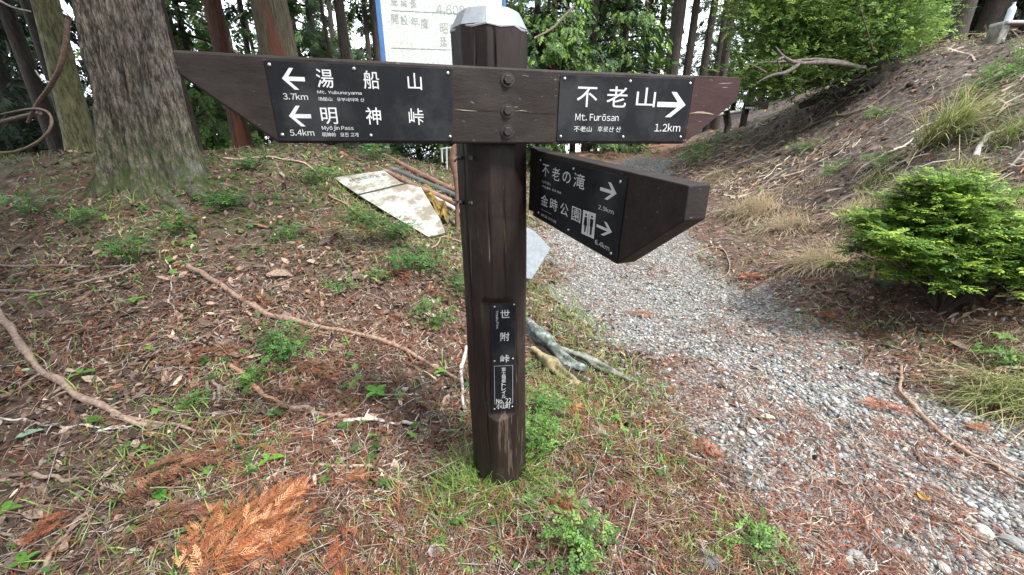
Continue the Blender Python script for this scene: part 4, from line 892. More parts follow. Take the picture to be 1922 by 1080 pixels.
# ---------------------------------------------------------------- grass tufts and leafy plants one can point to
DRY = ((.44, .36, .24), (.60, .52, .37)); MIX = ((.20, .27, .08), (.50, .45, .26))
def at(px, py): q = G(px, py); return q[0], q[1]
for (px, py, rad, n, h, cols, lab, lean, ow) in [
    (1765, 262, .2, 620, .85, MIX, 'tall arching green and straw grass tuft high on the right bank', -2.0, .7),
    (1415, 400, .34, 800, .62, DRY, 'pale dry grass tuft at the foot of the bank behind the board tip', -2.3, .9),
    (1475, 425, .26, 520, .5, DRY, 'pale dry grass tuft just right of the one behind the board tip', -2.3, .9),
    (1545, 492, .24, 800, .48, DRY, 'dry brown grass hummock left of the bright green bush', -2.6, 1.0),
    (1900, 400, .24, 420, .45, DRY, 'dry grass tuft on the bank right behind the bright bush', -2.5, .9),
    (1345, 335, .3, 420, .42, DRY, 'small dry grass tuft farthest along the foot of the bank', -2.3, .9),
    (1600, 400, .2, 360, .4, DRY, 'dry grass clump behind the upper left of the bright bush', -2.4, .9),
    (1640, 345, .18, 240, .34, MIX, 'greenish grass clump on the bank face above the dry clumps', -2.3, .8),
    (1905, 250, .22, 340, .42, MIX, 'straw and green clump high at the right edge of the bank', -2.3, .8),
    (1520, 350, .2, 240, .3, DRY, 'thin pale tuft halfway up the bank', -2.3, .9),
    (1800, 330, .25, 260, .4, MIX, 'low straw and green tuft above the bright bush', -2.2, .9),
    (1905, 750, .2, 800, .42, MIX, 'large straw grass tuft at the edge below the bright bush', -2.6, .9),
    (1890, 640, .14, 260, .26, DRY, 'small dry tuft between the bright bush and the large straw tuft', -2.6, .9),
    (1715, 650, .16, 170, .13, MIX, 'thin green grass under the front of the bright bush', None, .8),
    (955, 905, .13, 420, .17, (GG, GY), 'green grass tuft hugging the foot of the signpost', None, .6),
    (885, 925, .10, 260, .17, (GG, GY), 'green grass tuft left of the post foot', None, .7),
    (870, 985, .12, 300, .12, (GG, GY), 'yellow green grass tuft in front of the post foot', None, .8),
    (1030, 870, .14, 320, .12, (GG, GY), 'grass tuft right of the post foot', None, .8),
    (1040, 745, .12, 240, .14, (GG, GY), 'thin grass tuft under the rotten log', None, .8),
    (910, 1050, .08, 100, .07, ((.06, .10, .025), GG), 'dark green grass tuft at the bottom below the post', None, .8),
    (115, 890, .03, 26, .12, ((.16, .24, .05), (.22, .30, .08)), 'bent yellow green grass stalks at the lower left', None, .9),
    (1600, 700, .0, 0, 0, MIX, None, None, 0)]:
    if lab:
        X, Y = at(px, py); blades('grass_tuft', X, Y, rad, n, h, cols, lab, 'grass tuft', lean, None, 1.0 if h > .2 else 1.6, outw=ow)
def herb(px, py, rad, hgt, nst, lsz, cols, lab, asp=.55, seed=0, nl=7, name='leafy_plant', compound=True):
    nst = int(nst * 1.7); rad *= 1.15; hgt *= 1.3; lsz *= 1.15
    b_ = G(px, py); rs = np.random.default_rng(seed + int(px)); t = thing(name, lab, 'plant', b_); st = MB(); pos = []; yaw = []
    for i in range(nst):
        a = rs.uniform(0, 6.28); q = rad * math.sqrt(rs.random()); e = np.array((q * math.cos(a), q * math.sin(a), hgt * rs.uniform(.5, 1.05)))
        e[2] += h1(b_[0] + e[0], b_[1] + e[1]) - b_[2]; pth = smooth_path([(e[0] * .2, e[1] * .2, -.01), (e[0] * .5, e[1] * .5, e[2] * .6), e], 4); vv, ff = tube_fast(pth, [.0022, .001], 3); st.add(vv, ff, cols[0])
        for k in range(nl): pos.append(e + np.array((rs.normal(0, lsz * .75), rs.normal(0, lsz * .75), rs.normal(0, lsz * .25)))); yaw.append(rs.uniform(0, 6.28))
    st.build('stems', M['grass'], t); pos = np.array(pos); n = len(pos); T = SPR if compound else [leaf_t(asp)]
    v, f, c = scatter_arrays(T, pos, np.array(yaw), rs.normal(0, .3, n), rs.normal(0, .3, n), lsz * rs.uniform(.6, 1.2, n) * (1.0 if compound else 1), tint(n, cols[0], .25, .08, cols[1], .35))
    obj('foliage', mesh_arrays('foliage', v, f, c), M['leaf'], t); return t
HB = ((.06, .16, .04), (.12, .28, .06)); HL = ((.09, .20, .045), (.17, .32, .07))
for (px, py, rad, h, ns, ls, cols, lab) in [
    (252, 492, .13, .14, 14, .055, HB, 'leafy green plant on the left bank above the crossing sticks'),
    (535, 680, .13, .15, 16, .05, HB, 'tall leafy green plant growing over the long curved branch'),
    (470, 732, .06, .07, 7, .04, HL, 'small lobed plant left of the thick branch stub'), (362, 768, .05, .05, 6, .035, HL, 'small light green plant in the litter of the lower left'),
    (735, 452, .16, .14, 18, .06, HB, 'fresh green fern-like clump by the corner of the fallen board'), (778, 512, .17, .13, 20, .06, HB, 'wide fern-like clump nearer the post than its twin'),
    (860, 552, .10, .12, 9, .05, HB, 'leafy sprout touching the left side of the post'), (822, 612, .12, .10, 11, .045, HB, 'sprawling low plant left of the post'),
    (718, 528, .06, .06, 6, .04, HL, 'small sprout below the wide fern-like clump'), (640, 548, .05, .05, 5, .045, HB, 'tiny plant in the middle of the left bank'), (550, 452, .09, .09, 8, .06, HB, 'little bushy plant in the shade left of the fallen board'),
    (425, 392, .14, .12, 12, .07, HB, 'dark leafy plant in front of the mossy roots'), (1022, 790, .08, .12, 12, .04, HL, 'bright leafy plant just right of the small plate'), (1002, 850, .08, .10, 12, .04, HL, 'bright round plant at the lower right side of the post'),
    (1078, 1040, .09, .09, 12, .04, HL, 'bright plant at the bottom right of the post'), (1420, 1035, .05, .05, 6, .04, HL, 'small weed on the gravel at the bottom'), (1300, 308, .35, .25, 16, .11, HL, 'yellow green plant at the foot of the bank beyond the boards'),
    (1340, 275, .4, .2, 12, .12, HL, 'low green plant further up beside the track'), (1650, 312, .18, .12, 9, .08, HL, 'small green fern left above the bright bush'), (1880, 690, .07, .10, 8, .05, HL, 'leafy sprig rising from the large straw tuft'), (1290, 282, .3, .12, 8, .1, HB, 'dark low plant where the track bends away'),
    (60, 400, .14, .12, 9, .07, HB, 'leafy plant under the left edge vine'), (690, 420, .14, .12, 12, .06, HB, 'green clump under the middle of the fallen board edge'), (600, 345, .16, .12, 12, .07, HB, 'dark green clump left of the fallen board'),
    (470, 320, .16, .1, 10, .07, HB, 'low plant on the ridge right of the cedar roots'), (150, 430, .12, .1, 9, .06, HB, 'small plant in the shade below the great cedar'), (330, 440, .10, .10, 8, .06, HB, 'small plant below the cedar roots'), (700, 300, .2, .12, 10, .08, HB, 'mossy green clump on the ridge above the fallen board'),
    (1560, 330, .14, .12, 8, .08, HL, 'light sprout on the bank left of the bright bush top'), (1500, 290, .16, .12, 8, .09, HL, 'small green plant halfway up the right bank'), (1850, 170, .2, .14, 9, .1, HL, 'green plant near the top of the right bank'), (1900, 130, .25, .14, 9, .1, HL, 'yellow green patch of plants at the right edge of the brow'), (1640, 230, .15, .12, 8, .09, HL, 'small plant below the uprooted stump'), (1075, 285, .5, .2, 18, .12, HL, 'bright low growth where the track begins under the long board'), (700, 790, .0, 0, 0, 0, HB, None), (1000, 700, .05, .05, 5, .03, HL, 'moss coloured sprout by the rotten log')]:
    if lab: herb(px, py, rad, h, ns, ls, cols, lab)
# broad leaves on a stalk: whorls
def whorl(px, py, n, L, hgt, cols, lab, asp=.5, tilt=.15, yaw0=0, name='broadleaf_sprig', cat='plant', leafname='leaf'):
    b_ = G(px, py, off=0); t = thing(name, lab, cat, b_); vv, ff = tube_fast([(0, 0, -.01), (.003, 0, hgt)], [.002, .0015], 4)
    if hgt > .02: MB().add(vv, ff, cols).build('stem', M['grass'], t)
    for i in range(n):
        a = yaw0 + i * 2 * math.pi / n; T = fullleaf(asp, i + int(px)); v = T[0] * L * (.85 + .3 * fr()); ca, sa = math.cos(a), math.sin(a); R = np.array([[ca, -sa, 0], [sa, ca, 0], [0, 0, 1]]); v[:, 2] += v[:, 0] * tilt; v = v @ R.T; v[:, 2] += hgt
        me = mesh_arrays('leaf', v, T[1], np.array(cols) * ru(.85, 1.15), True); obj(leafname, me, M['leaf'], t)
    return t
def fullleaf(asp, seed, lob=0):
    rs = np.random.default_rng(seed); v = []; f = []; n = 9
    for i in range(n + 1):
        t = i / n; w_ = asp * .5 * math.sin(math.pi * t ** .8) ** .9 * (1 + .04 * (-1) ** i); z = .10 * math.sin(t * 3.1) - .12 * t * t + rs.uniform(-.01, .01)
        for j, u_ in enumerate((-1, -.5, 0, .5, 1)): v.append((t, w_ * u_, z + .10 * abs(u_) * asp + .015 * math.sin(i * 2.2 + j)))
    for i in range(n):
        for j in range(4): k = i * 5 + j; f.append((k, k + 5, k + 6, k + 1))
    return np.array(v), f
for args in [(708, 752, 4, .075, .05, (.13, .34, .05), 'sprig with four broad fresh leaves left of the post'), (505, 870, 3, .06, .02, (.16, .36, .05), 'yellow green three-leaved seedling at the lower middle'), (828, 706, 3, .05, .03, (.16, .36, .06), 'three-leaved seedling at the end of the curved branch'),
             (155, 712, 3, .06, .03, (.12, .30, .04), 'seedling with three round leaves right of the thick left branch'), (256, 572, 4, .06, .03, (.14, .32, .05), 'small cross-shaped seedling in the middle of the left litter'), (75, 565, 3, .06, .03, (.13, .30, .05), 'pair of light green leaves near the left edge'),
             (20, 965, 3, .05, .02, (.13, .30, .04), 'small fresh leaves at the lower left edge'), (50, 1062, 4, .045, .02, (.12, .28, .04), 'clover-like leaves in the bottom left corner'), (272, 850, 3, .04, .02, (.15, .34, .05), 'tiny bright leaves above the brown cedar frond'),
             (1650, 548, 5, .10, .06, (.03, .085, .03), 'dark broad-leaved plant in the shade under the bright bush'), (1640, 470, 4, .06, .1, (.05, .12, .04), 'dark leaves poking out left of the bright bush'), (1870, 665, 4, .07, .12, (.16, .34, .07), 'upright light sprig above the large straw tuft')]:
    px, py, n, L, hg, c_, lab = args; whorl(px, py, n, L, hg, c_, lab, .5, .15, ru(0, 6))
# single fallen green leaves
def fallen_leaf(px, py, L, c_, lab, yaw_, asp=.55, mat_='leaf'):
    b_ = G(px, py, off=.022); T = fullleaf(asp, int(px)); v = T[0] * L; v[:, 0] -= L / 2; ca, sa = math.cos(yaw_), math.sin(yaw_); v = v @ np.array([[ca, -sa, 0], [sa, ca, 0], [0, 0, 1]]).T; v[:, 2] += v[:, 0] * ru(-.15, .15)
    o = obj('fallen_leaf', mesh_arrays('fallen_leaf', v, T[1], np.array(c_), True), M[mat_], None, tuple(b_)); tag(o, lab, 'leaf')
for a in [(181, 797, .075, (.06, .20, .03), 'large dark green fallen leaf above the thick left branch', .2, .62), (283, 661, .085, (.20, .44, .04), 'large lime green fallen leaf in the left litter', -.3, .5), (305, 938, .07, (.07, .22, .03), 'green fallen leaf below the brown cedar frond', -.6, .6),
          (62, 822, .09, (.33, .46, .34), 'pale grey green crumpled leaf at the left edge', 1.0, .45), (515, 783, .065, (.16, .34, .15), 'pale green lobed leaf beside the forked branch', .5, .9), (200, 690, .05, (.62, .68, .6), 'whitish leaf near the lime green one', .4, .5),
          (372, 632, .06, (.45, .55, .42), 'folded pale leaf above the middle twig', 1.4, .4), (355, 604, .05, (.25, .45, .18), 'light green leaf lying near the long branch start', .4, .45), (52, 703, .05, (.5, .62, .42), 'pale leaf beside the thick left branch', .1, .5),
          (1035, 978, .06, (.62, .66, .55), 'whitish curled leaf at the bottom right of the post', .2, .35), (1105, 1056, .04, (.55, .52, .50), 'small grey dead leaf at the bottom centre', .5, .8), (830, 1030, .0, 0, None, 0, 0), (742, 1044, .04, (.40, .20, .07), 'round tan leaf at the bottom left of the post', .5, .9),
          (820, 1045, .06, (.40, .33, .34), 'large greyish pink dead leaf at the bottom left of the post', .2, .8), (255, 1044, .05, (.55, .62, .5), 'whitish green leaf at the lower left', .3, .4), (1440, 790, .07, (.55, .55, .38), 'pale yellow dead leaf on the gravel', -.3, .5), (1730, 940, .05, (.55, .33, .08), 'orange dead leaf on the gravel at the lower right', .6, .8)]:
    if a[4]: fallen_leaf(a[0], a[1], a[2], a[3], a[4], a[5], a[6])

# ---------------------------------------------------------------- sticks and branches on the ground
def stick(px, rad, lab, col=(.26, .175, .13), lift=.012, name='fallen_branch', cat='branch', sides=8, mat_='twig', forks=0, rough=.3):
    pts = [G(*q) for q in px]; pth = smooth_path(pts, 7); o0 = pth[0].copy(); n = len(pth); t = np.linspace(0, 1, n); rr = np.interp(t, np.linspace(0, 1, len(rad)), rad) * (1 + .22 * vnoise(np.stack([t * n * .45, t * 0 + len(lab), t * 0], 1), 8))
    h = H(pth[:, 0], pth[:, 1]); pth[:, 2] = h + lift + rr * .8; k = np.array([.2, .6, .2]); z = pth[:, 2].copy(); z[1:-1] = np.convolve(z, k, 'valid'); pth[:, 2] = z
    pth[:, :2] += np.stack([vnoise(np.stack([t * 9, t * 0, t * 0 + len(px)], 1), 3), vnoise(np.stack([t * 9, t * 0, t * 0 + 7], 1), 4)], 1) * .014
    v, f = tube_vf(pth - o0, rr, sides, rough, int(px[0][0])); mb = MB(); c = np.tile(np.array(col), (len(v), 1)) * (1 + .18 * vnoise(v * 22, 6))[:, None]
    mb.add(v, f, c)
    for i in range(forks):
        j = random.randrange(2, n - 2); d = pth[j + 1] - pth[j]; d /= np.linalg.norm(d); s = np.array((-d[1], d[0], 0)) * random.choice((-1, 1)); L = ru(.03, .10)
        a = pth[j] - o0; e = a + (d * .5 + s * .8) * L + np.array((0, 0, ru(.0, .03))); vv, ff = tube_vf([a, (a + e) / 2 + (0, 0, .004), e], [rr[j] * .5, rr[j] * .25], 5, cap=False); mb.add(vv, ff, col)
    return tag(mb.build(name, M[mat_], None, tuple(o0), smooth=True), lab, cat)
PK, GR, WH, DK = (.27, .195, .155), (.20, .165, .14), (.48, .44, .40), (.13, .09, .07)
for px, rad, lab, col, fk in [
    ([(-20, 560), (10, 615), (45, 668), (100, 715), (150, 750), (230, 790), (302, 812)], [.017, .016, .015, .012, .009], 'thick pinkish branch curving in from the left edge', PK, 3),
    ([(215, 782), (300, 803), (400, 816), (500, 822), (592, 818)], [.008, .007, .006, .005], 'long pale branch continuing right from the thick left one', PK, 3),
    ([(500, 822), (560, 812), (645, 797)], [.004, .003], 'thin side twig rising from the long pale branch', PK, 0), ([(560, 824), (600, 830), (642, 836)], [.0045, .004], 'short pale stick at the end of the long pale branch', WH, 0),
    ([(357, 506), (385, 522), (420, 545), (470, 580), (520, 600), (600, 620), (690, 635), (755, 660), (810, 692), (868, 722)], [.016, .015, .014, .013, .012, .008], 'long curved brown branch crossing the left bank towards the post', (.25, .165, .125), 5),
    ([(-10, 499), (120, 503), (200, 506), (262, 500)], [.009, .008, .006], 'straight grey stick near the left edge, the upper one', GR, 1), ([(-10, 551), (60, 554), (120, 545), (190, 528), (255, 503)], [.010, .009, .007], 'curved grey stick near the left edge, the lower one', GR, 1),
    ([(430, 690), (480, 732), (545, 771)], [.012, .010], 'reddish thick stub above the jointed branch', (.30, .18, .11), 1), ([(545, 770), (600, 782), (655, 790)], [.011, .009], 'middle length of the jointed branch', PK, 0), ([(650, 793), (720, 798), (780, 799), (835, 796)], [.0085, .007, .005], 'pale knobbly end length of the jointed branch', WH, 3),
    ([(503, 905), (520, 893), (560, 883), (640, 877), (700, 885), (755, 912), (795, 955), (828, 993)], [.006, .006, .007, .007, .006], 'arched pale branch in front of the post', (.36, .28, .21), 2),
    ([(838, 1010), (852, 1042), (872, 1078)], [.007, .006], 'short pale stick below the arched branch', WH, 0), ([(1014, 901), (1060, 938), (1110, 990), (1150, 1038), (1190, 1090)], [.006, .006, .005], 'long grey stick running down from the post foot', (.33, .27, .23), 1),
    ([(1685, 690), (1690, 735), (1725, 785), (1790, 838), (1860, 880), (1940, 922)], [.009, .009, .009, .008], 'long curved branch along the right edge of the gravel', (.29, .2, .15), 2),
    ([(1716, 832), (1726, 868), (1770, 906)], [.006, .004], 'small dark curved twig on the right gravel', DK, 0), ([(1622, 972), (1625, 1005), (1634, 1042)], [.007, .006], 'short brown stick at the bottom right', (.24, .16, .12), 1),
    ([(1520, 905), (1590, 912), (1650, 938)], [.006, .004], 'thin tan twig on the lower gravel', PK, 0), ([(1635, 1030), (1680, 1048), (1710, 1062)], [.008, .006], 'brown twig beside the short stick at the bottom right', DK, 0), ([(1440, 1000), (1470, 1042), (1520, 1085)], [.006, .005], 'dark stick at the bottom of the gravel', DK, 0),
    ([(663, 957), (688, 944), (711, 929)], [.0055, .005], 'short straight pale stick in the lower middle', WH, 0), ([(-10, 890), (60, 898), (130, 906), (192, 907)], [.008, .007, .006], 'straight tan stick at the lower left edge', PK, 1), ([(-10, 902), (40, 915), (75, 925)], [.005, .004], 'thin tan twig just below the straight lower left stick', PK, 0),
    ([(72, 1085), (105, 1040), (140, 995), (180, 955), (205, 932)], [.007, .006, .005], 'slanting brown stick in the bottom left corner', (.24, .17, .13), 1), ([(215, 703), (260, 682), (320, 658), (386, 637)], [.005, .006, .006], 'slender grey twig below the lime green leaf', GR, 1),
    ([(-10, 784), (60, 798), (130, 806), (190, 812)], [.006, .005, .004], 'pale lichened twig left of the dark green leaf', WH, 1), ([(185, 812), (230, 806), (275, 803)], [.004, .003], 'light twig joining the thick branch end', WH, 1),
    ([(395, 655), (385, 700), (395, 735), (402, 760)], [.007, .006, .005], 'crooked upright twig in the middle left, the left one', GR, 1), ([(385, 640), (412, 670), (405, 720), (412, 765)], [.007, .006, .005], 'crooked upright twig in the middle left, the right one', GR, 1),
    ([(315, 490), (322, 530), (320, 570), (330, 600)], [.004, .003, .003], 'fine wavy twig above the small cross-shaped seedling', WH, 0), ([(420, 300), (480, 300), (540, 304), (580, 314), (602, 338)], [.012, .010, .008], 'pale bent branch along the left ridge', (.36, .28, .22), 2),
    ([(1290, 482), (1330, 468), (1356, 472), (1370, 495), (1362, 520), (1330, 528)], [.008, .007, .006], 'curved tan branch at the far side of the gravel', PK, 0), ([(872, 655), (868, 700), (874, 780)], [.010, .009], 'pale upright stick leaning beside the post', WH, 0),
    ([(810, 470), (828, 450), (850, 452), (885, 468)], [.009, .008, .006], 'arched pale branch between the fallen board and the post', PK, 0), ([(700, 640), (780, 598), (840, 590)], [.004, .003], 'thin arched twig above the long brown branch', PK, 0), ([(560, 580), (590, 612)], [.004, .003], 'short straw crossing the long brown branch', WH, 0),
    ([(620, 370), (665, 400), (720, 432), (760, 448)], [.012, .010, .008], 'brown branch under the lower edge of the fallen board', (.28, .19, .14), 1), ([(400, 830), (520, 890), (560, 960)], [.002, .002], 'thin green stalk across the lower middle litter', (.2, .28, .1), 0),
    ([(1655, 298), (1680, 285), (1715, 262)], [.018, .010], 'grey bare root stick on the right bank, the upper one', WH, 1), ([(1690, 298), (1730, 268), (1745, 252)], [.025, .015], 'pale broken stick under the tall arching tuft', WH, 0), ([(1825, 300), (1850, 262), (1890, 245)], [.022, .012], 'pale stick on the bank near the right edge', WH, 1),
    ([(1510, 240), (1600, 215), (1680, 170)], [.022, .018, .01], 'brown root crossing the upper right bank', GR, 2), ([(1300, 352), (1370, 300), (1460, 235)], [.02, .015, .01], 'thin pole lying up the bank behind the board tip', PK, 1),
    ([(1850, 480), (1890, 462), (1930, 455)], [.008, .006], 'short stick right of the bright bush', PK, 0), ([(1500, 560), (1560, 548), (1620, 552)], [.006, .004], 'tan twig in front of the bright bush shade', PK, 0), ([(1230, 770), (1270, 790), (1290, 782)], [.004, .003], 'fine curved twig on the litter right of the log', DK, 0),
    ([(1230, 1040), (1290, 1000), (1330, 985)], [.004, .003], 'pale thin twig at the bottom centre right', WH, 0), ([(1095, 980), (1130, 970), (1170, 958)], [.003, .002], 'hair-thin twig right of the long grey stick', GR, 0), ([(640, 905), (655, 940), (660, 975)], [.003, .003], 'white forked root fibre in the lower middle', WH, 2),
    ([(520, 915), (548, 925), (570, 948)], [.0045, .003], 'bent white twig above the orange frond', WH, 0), ([(735, 975), (775, 930), (835, 920)], [.004, .003, .002], 'thin bent twig left of the post foot', GR, 2), ([(0, 1000), (30, 1025), (60, 1000)], [.004, .003], 'short grey twig at the left bottom edge', GR, 0)]:
    stick(px, np.array(rad) * 1.12, lab, col, .011, forks=fk * 2, sides=8 if rad[0] > .006 else 5)
# bare vines looping by the left edge
def vine(pts, r, lab, col=(.13, .09, .07)):
    p = smooth_path([P(*q) for q in pts], 7); o0 = p[0].copy(); v, f = tube_vf(p - o0, r, 7, .2, 3); tag(MB().add(v, f, col).build('bare_vine', M['twig'], None, tuple(o0), smooth=True), lab, 'vine')
vine([(128, 30, 3.6), (124, 80, 3.6), (112, 128, 3.6), (92, 165, 3.65), (70, 195, 3.7), (52, 230, 3.75)], [.018, .018, .016, .012], 'thick bare vine hanging in front of the mossy leaning trunk')
vine([(-20, 285, 3.5), (20, 286, 3.5), (62, 272, 3.5), (90, 248, 3.5), (97, 225, 3.55), (85, 208, 3.6), (55, 205, 3.7), (0, 215, 3.8)], [.009, .010, .010, .009, .006], 'looped pale vine at the left edge', (.17, .12, .09))
vine([(0, 2, 4.2), (25, 14, 4.2), (58, 22, 4.3)], [.008, .006], 'thin pale twig in the top left corner', WH)
vine([(66, 132, 4.0), (78, 148, 4.0), (93, 155, 4.0)], [.006, .005], 'short pale twig left of the mossy trunk', WH)
vine([(-20, 236, 3.9), (30, 222, 3.9), (75, 212, 3.8)], [.02, .016], 'brown vine stem low at the left edge')
vine([(1080, 10, 8), (1060, 30, 8), (1035, 55, 8), (1003, 72, 8)], [.02, .02, .015], 'bare grey bough right of the post cap', GR)

# ---------------------------------------------------------------- fallen cypress fronds
def big_frond(px, py, L, yaw_, cols, lab, nb=9, wid=.62, seed=1, lift=.02, name='dead_frond', droopz=.02):
    rs = np.random.default_rng(seed); b_ = G(px, py); pos = []; yw = []; sc = []; ax = MB(); cc = []
    ca, sa = math.cos(yaw_), math.sin(yaw_)
    def put(a, e):
        g0 = b_ + (0, 0, 0); return a
    main = [np.array((ca * L * t, sa * L * t, 0)) + np.array((-sa, ca, 0)) * .06 * L * math.sin(t * 4) for t in np.linspace(0, 1, 8)]; main = np.array(main)
    def gz_of(p): return H(b_[0] + p[:, 0], b_[1] + p[:, 1]) - b_[2] + lift
    main[:, 2] = gz_of(main) + .015 * np.sin(np.linspace(0, 3.1, 8)); vv, ff = tube_fast(main, [.003, .001], 4); ax.add(vv, ff, (.20, .10, .05))
    for i in range(nb * 2):
        t = .06 + .88 * i / (nb * 2); s = 1 if i % 2 else -1; a = yaw_ + s * rs.uniform(.55, .8) * (1 - .3 * t); l = L * wid * (1 - .72 * t) * rs.uniform(.8, 1.15); p0 = np.array([np.interp(t, np.linspace(0, 1, 8), main[:, k]) for k in range(3)])
        m_ = max(3, int(l / .021)); 
        for j in range(m_):
            q = (j + .5) / m_; aa = a - s * .35 * q; p = p0 + np.array((math.cos(aa), math.sin(aa), 0)) * l * q; p[2] = 0; pos.append(p); yw.append(aa + (1 if j % 2 else -1) * rs.uniform(.3, .65)); sc.append(.062 * (1.15 - .4 * q) * (L / .32) ** .35); cc.append(i)
    pos = np.array(pos); n = len(pos); pos[:, 2] = gz_of(pos) + rs.uniform(0, .03, n); v, f, c = scatter_arrays(FD, pos, np.array(yw), rs.normal(-.1, .15, n), rs.normal(0, .25, n), np.array(sc), tint(n, cols[0], .4, .10, cols[1], .35))
    t = thing(name, lab, 'frond', b_); ax.build('stalk', M['litter'], t); obj('sprays', mesh_arrays('sprays', v, f, c), M['litter'], t); return t
OR = ((.29, .105, .045), (.47, .23, .12)); BR = ((.17, .078, .045), (.27, .13, .08)); RD = ((.24, .075, .038), (.33, .12, .055))
for a in [(350, 1140, .37, 1.25, OR, 'large bright orange dead cypress frond at the bottom left', 15, .95, 1), (400, 1075, .25, .45, OR, 'orange frond spray reaching right from the large orange frond', 11, .9, 2), (335, 1110, .24, 1.7, OR, 'orange frond tip on the left of the large orange frond', 6, .6, 3),
          (205, 945, .34, .62, BR, 'long brown dead cedar frond at the lower left', 9, .45, 4), (230, 1010, .26, .3, BR, 'dark brown cedar frond below the long brown one', 8, .5, 5), (150, 965, .12, -1.9, RD, 'small red brown frond tip near the lower left stick', 5, .6, 6),
          (540, 945, .0, 0, BR, None, 0, 0, 0), (645, 905, .085, -.15, OR, 'small orange frond in the lower middle', 5, .6, 7), (640, 985, .22, -1.2, RD, 'dark red frond at the bottom middle', 7, .5, 8),
          (730, 505, .26, -.7, RD, 'rust red dead frond left of the post', 8, .5, 10), (800, 545, .18, -.5, BR, 'brown frond touching the rust red one left of the post', 6, .5, 11), (520, 740, .16, .2, BR, 'brown frond near the reddish stub', 6, .5, 12), (300, 690, .34, .5, BR, 'brown cedar frond between the thick branch and the slender twig', 9, .4, 13),
          (1060, 790, .09, .6, OR, 'small orange frond right of the post', 5, .7, 14), (1372, 525, .26, -.6, OR, 'orange frond on the far side of the gravel', 7, .6, 16),
          (1520, 592, .15, -1.1, RD, 'red orange frond in front of the bright bush', 6, .6, 18), (1600, 760, .22, -.4, RD, 'red brown frond at the right side of the gravel', 7, .45, 20), (1800, 808, .10, -.2, OR, 'orange scrap of frond at the right', 5, .6, 21),
          (1040, 935, .16, -1.1, RD, 'dark orange needle frond beside the long grey stick', 6, .35, 24),
          (1285, 830, .14, -.8, RD, 'red needle spray on the litter side of the gravel', 5, .4, 26), (450, 565, .22, -.2, BR, 'dull brown frond over the shaded left bank', 7, .5, 27), (320, 435, .26, 1.4, RD, 'upright rusty frond on the shaded left bank', 7, .45, 28), (70, 510, .12, -.3, OR, 'orange bark-coloured frond at the left edge', 5, .5, 29),
          (560, 690, .26, -.4, BR, 'brown frond above the sprig with four leaves', 7, .45, 30), (1170, 590, .22, -.3, RD, 'thin reddish frond on the near gravel edge', 6, .4, 31),]:
    if a[5]: big_frond(a[0], a[1], a[2], a[3], a[4], a[5], a[6], a[7], a[8])

# ---------------------------------------------------------------- stones one can point to
def stone(px, py, L, col, lab, group='loose stones on the gravel track', name='stone', mk=None):
    rs = np.random.default_rng(int(px * 7 + py)); v, f = ico, icf; v = np.array(v); v = v * rs.uniform(.7, 1.15, (12, 1)) * np.array((1, rs.uniform(.6, .85), rs.uniform(.35, .55))) * L * .5; b_ = G(px, py, off=L * .1)
    me = mesh_arrays('stone', v, f, np.array(col)); o = obj(name, me, M['stone'], None, tuple(b_)); o.rotation_euler = (rs.uniform(-.2, .2), rs.uniform(-.2, .2), rs.uniform(0, 6.28))
    q = o.modifiers.new('bevel', 'BEVEL'); q.width = L * .07; q.segments = 1; tag(o, lab, 'stone', group)
for a in [(1238, 545, .075, 'light grey stone below the tip of the short arm'), (1142, 508, .07, 'white upright chip of stone under the short arm'), (1410, 812, .07, 'whitish rounded stone in the lower gravel'), (1425, 835, .05, 'cream stone beside the whitish rounded one'), (1392, 816, .05, 'grey stone left of the whitish rounded one'),
          (1605, 1050, .085, 'flat grey stone at the bottom right'), (1905, 1025, .12, 'big grey stone in the bottom right corner'), (1668, 1035, .08, 'angular grey stone beside the short brown stick'), (1770, 1068, .07, 'oval white stone at the bottom right'), (1705, 893, .06, 'pale flat stone on the right gravel'),
          (1790, 895, .06, 'grey flat stone near the right twig'), (1145, 740, .05, 'grey stone under the end of the rotten log'), (1600, 655, .06, 'white stone chip on the far gravel edge'), (1500, 585, .09, 'pale grey stone left of the orange frond'), (1445, 420, .10, 'grey stone below the dry tufts'), (1285, 468, .09, 'rounded light stone on the far gravel'),
          (1210, 1000, .08, 'grey slab of stone near the bottom centre'), (1330, 1060, .13, 'dark grey flat stone at the bottom edge'), (1330, 870, .045, 'small whitish stone in the litter right of the post'), (1845, 1000, .08, 'pale stone left of the corner stone'), (1480, 700, .05, 'small pale stone in the middle of the track'), (1560, 800, .05, 'grey pebble in the lower track'),
          (1190, 640, .045, 'grey pebble right above the log end'), (1260, 640, .05, 'pale pebble on the near side of the track'), (1350, 700, .05, 'grey pebble in the sunlit track')]:
    stone(a[0], a[1], a[2], np.array((.11, .11, .115) if 'dark' in a[3] else (.40, .39, .36) if any(k in a[3] for k in ('white', 'whitish', 'cream', 'pale', 'light')) else (.21, .215, .215)) * ru(.85, 1.1), a[3])

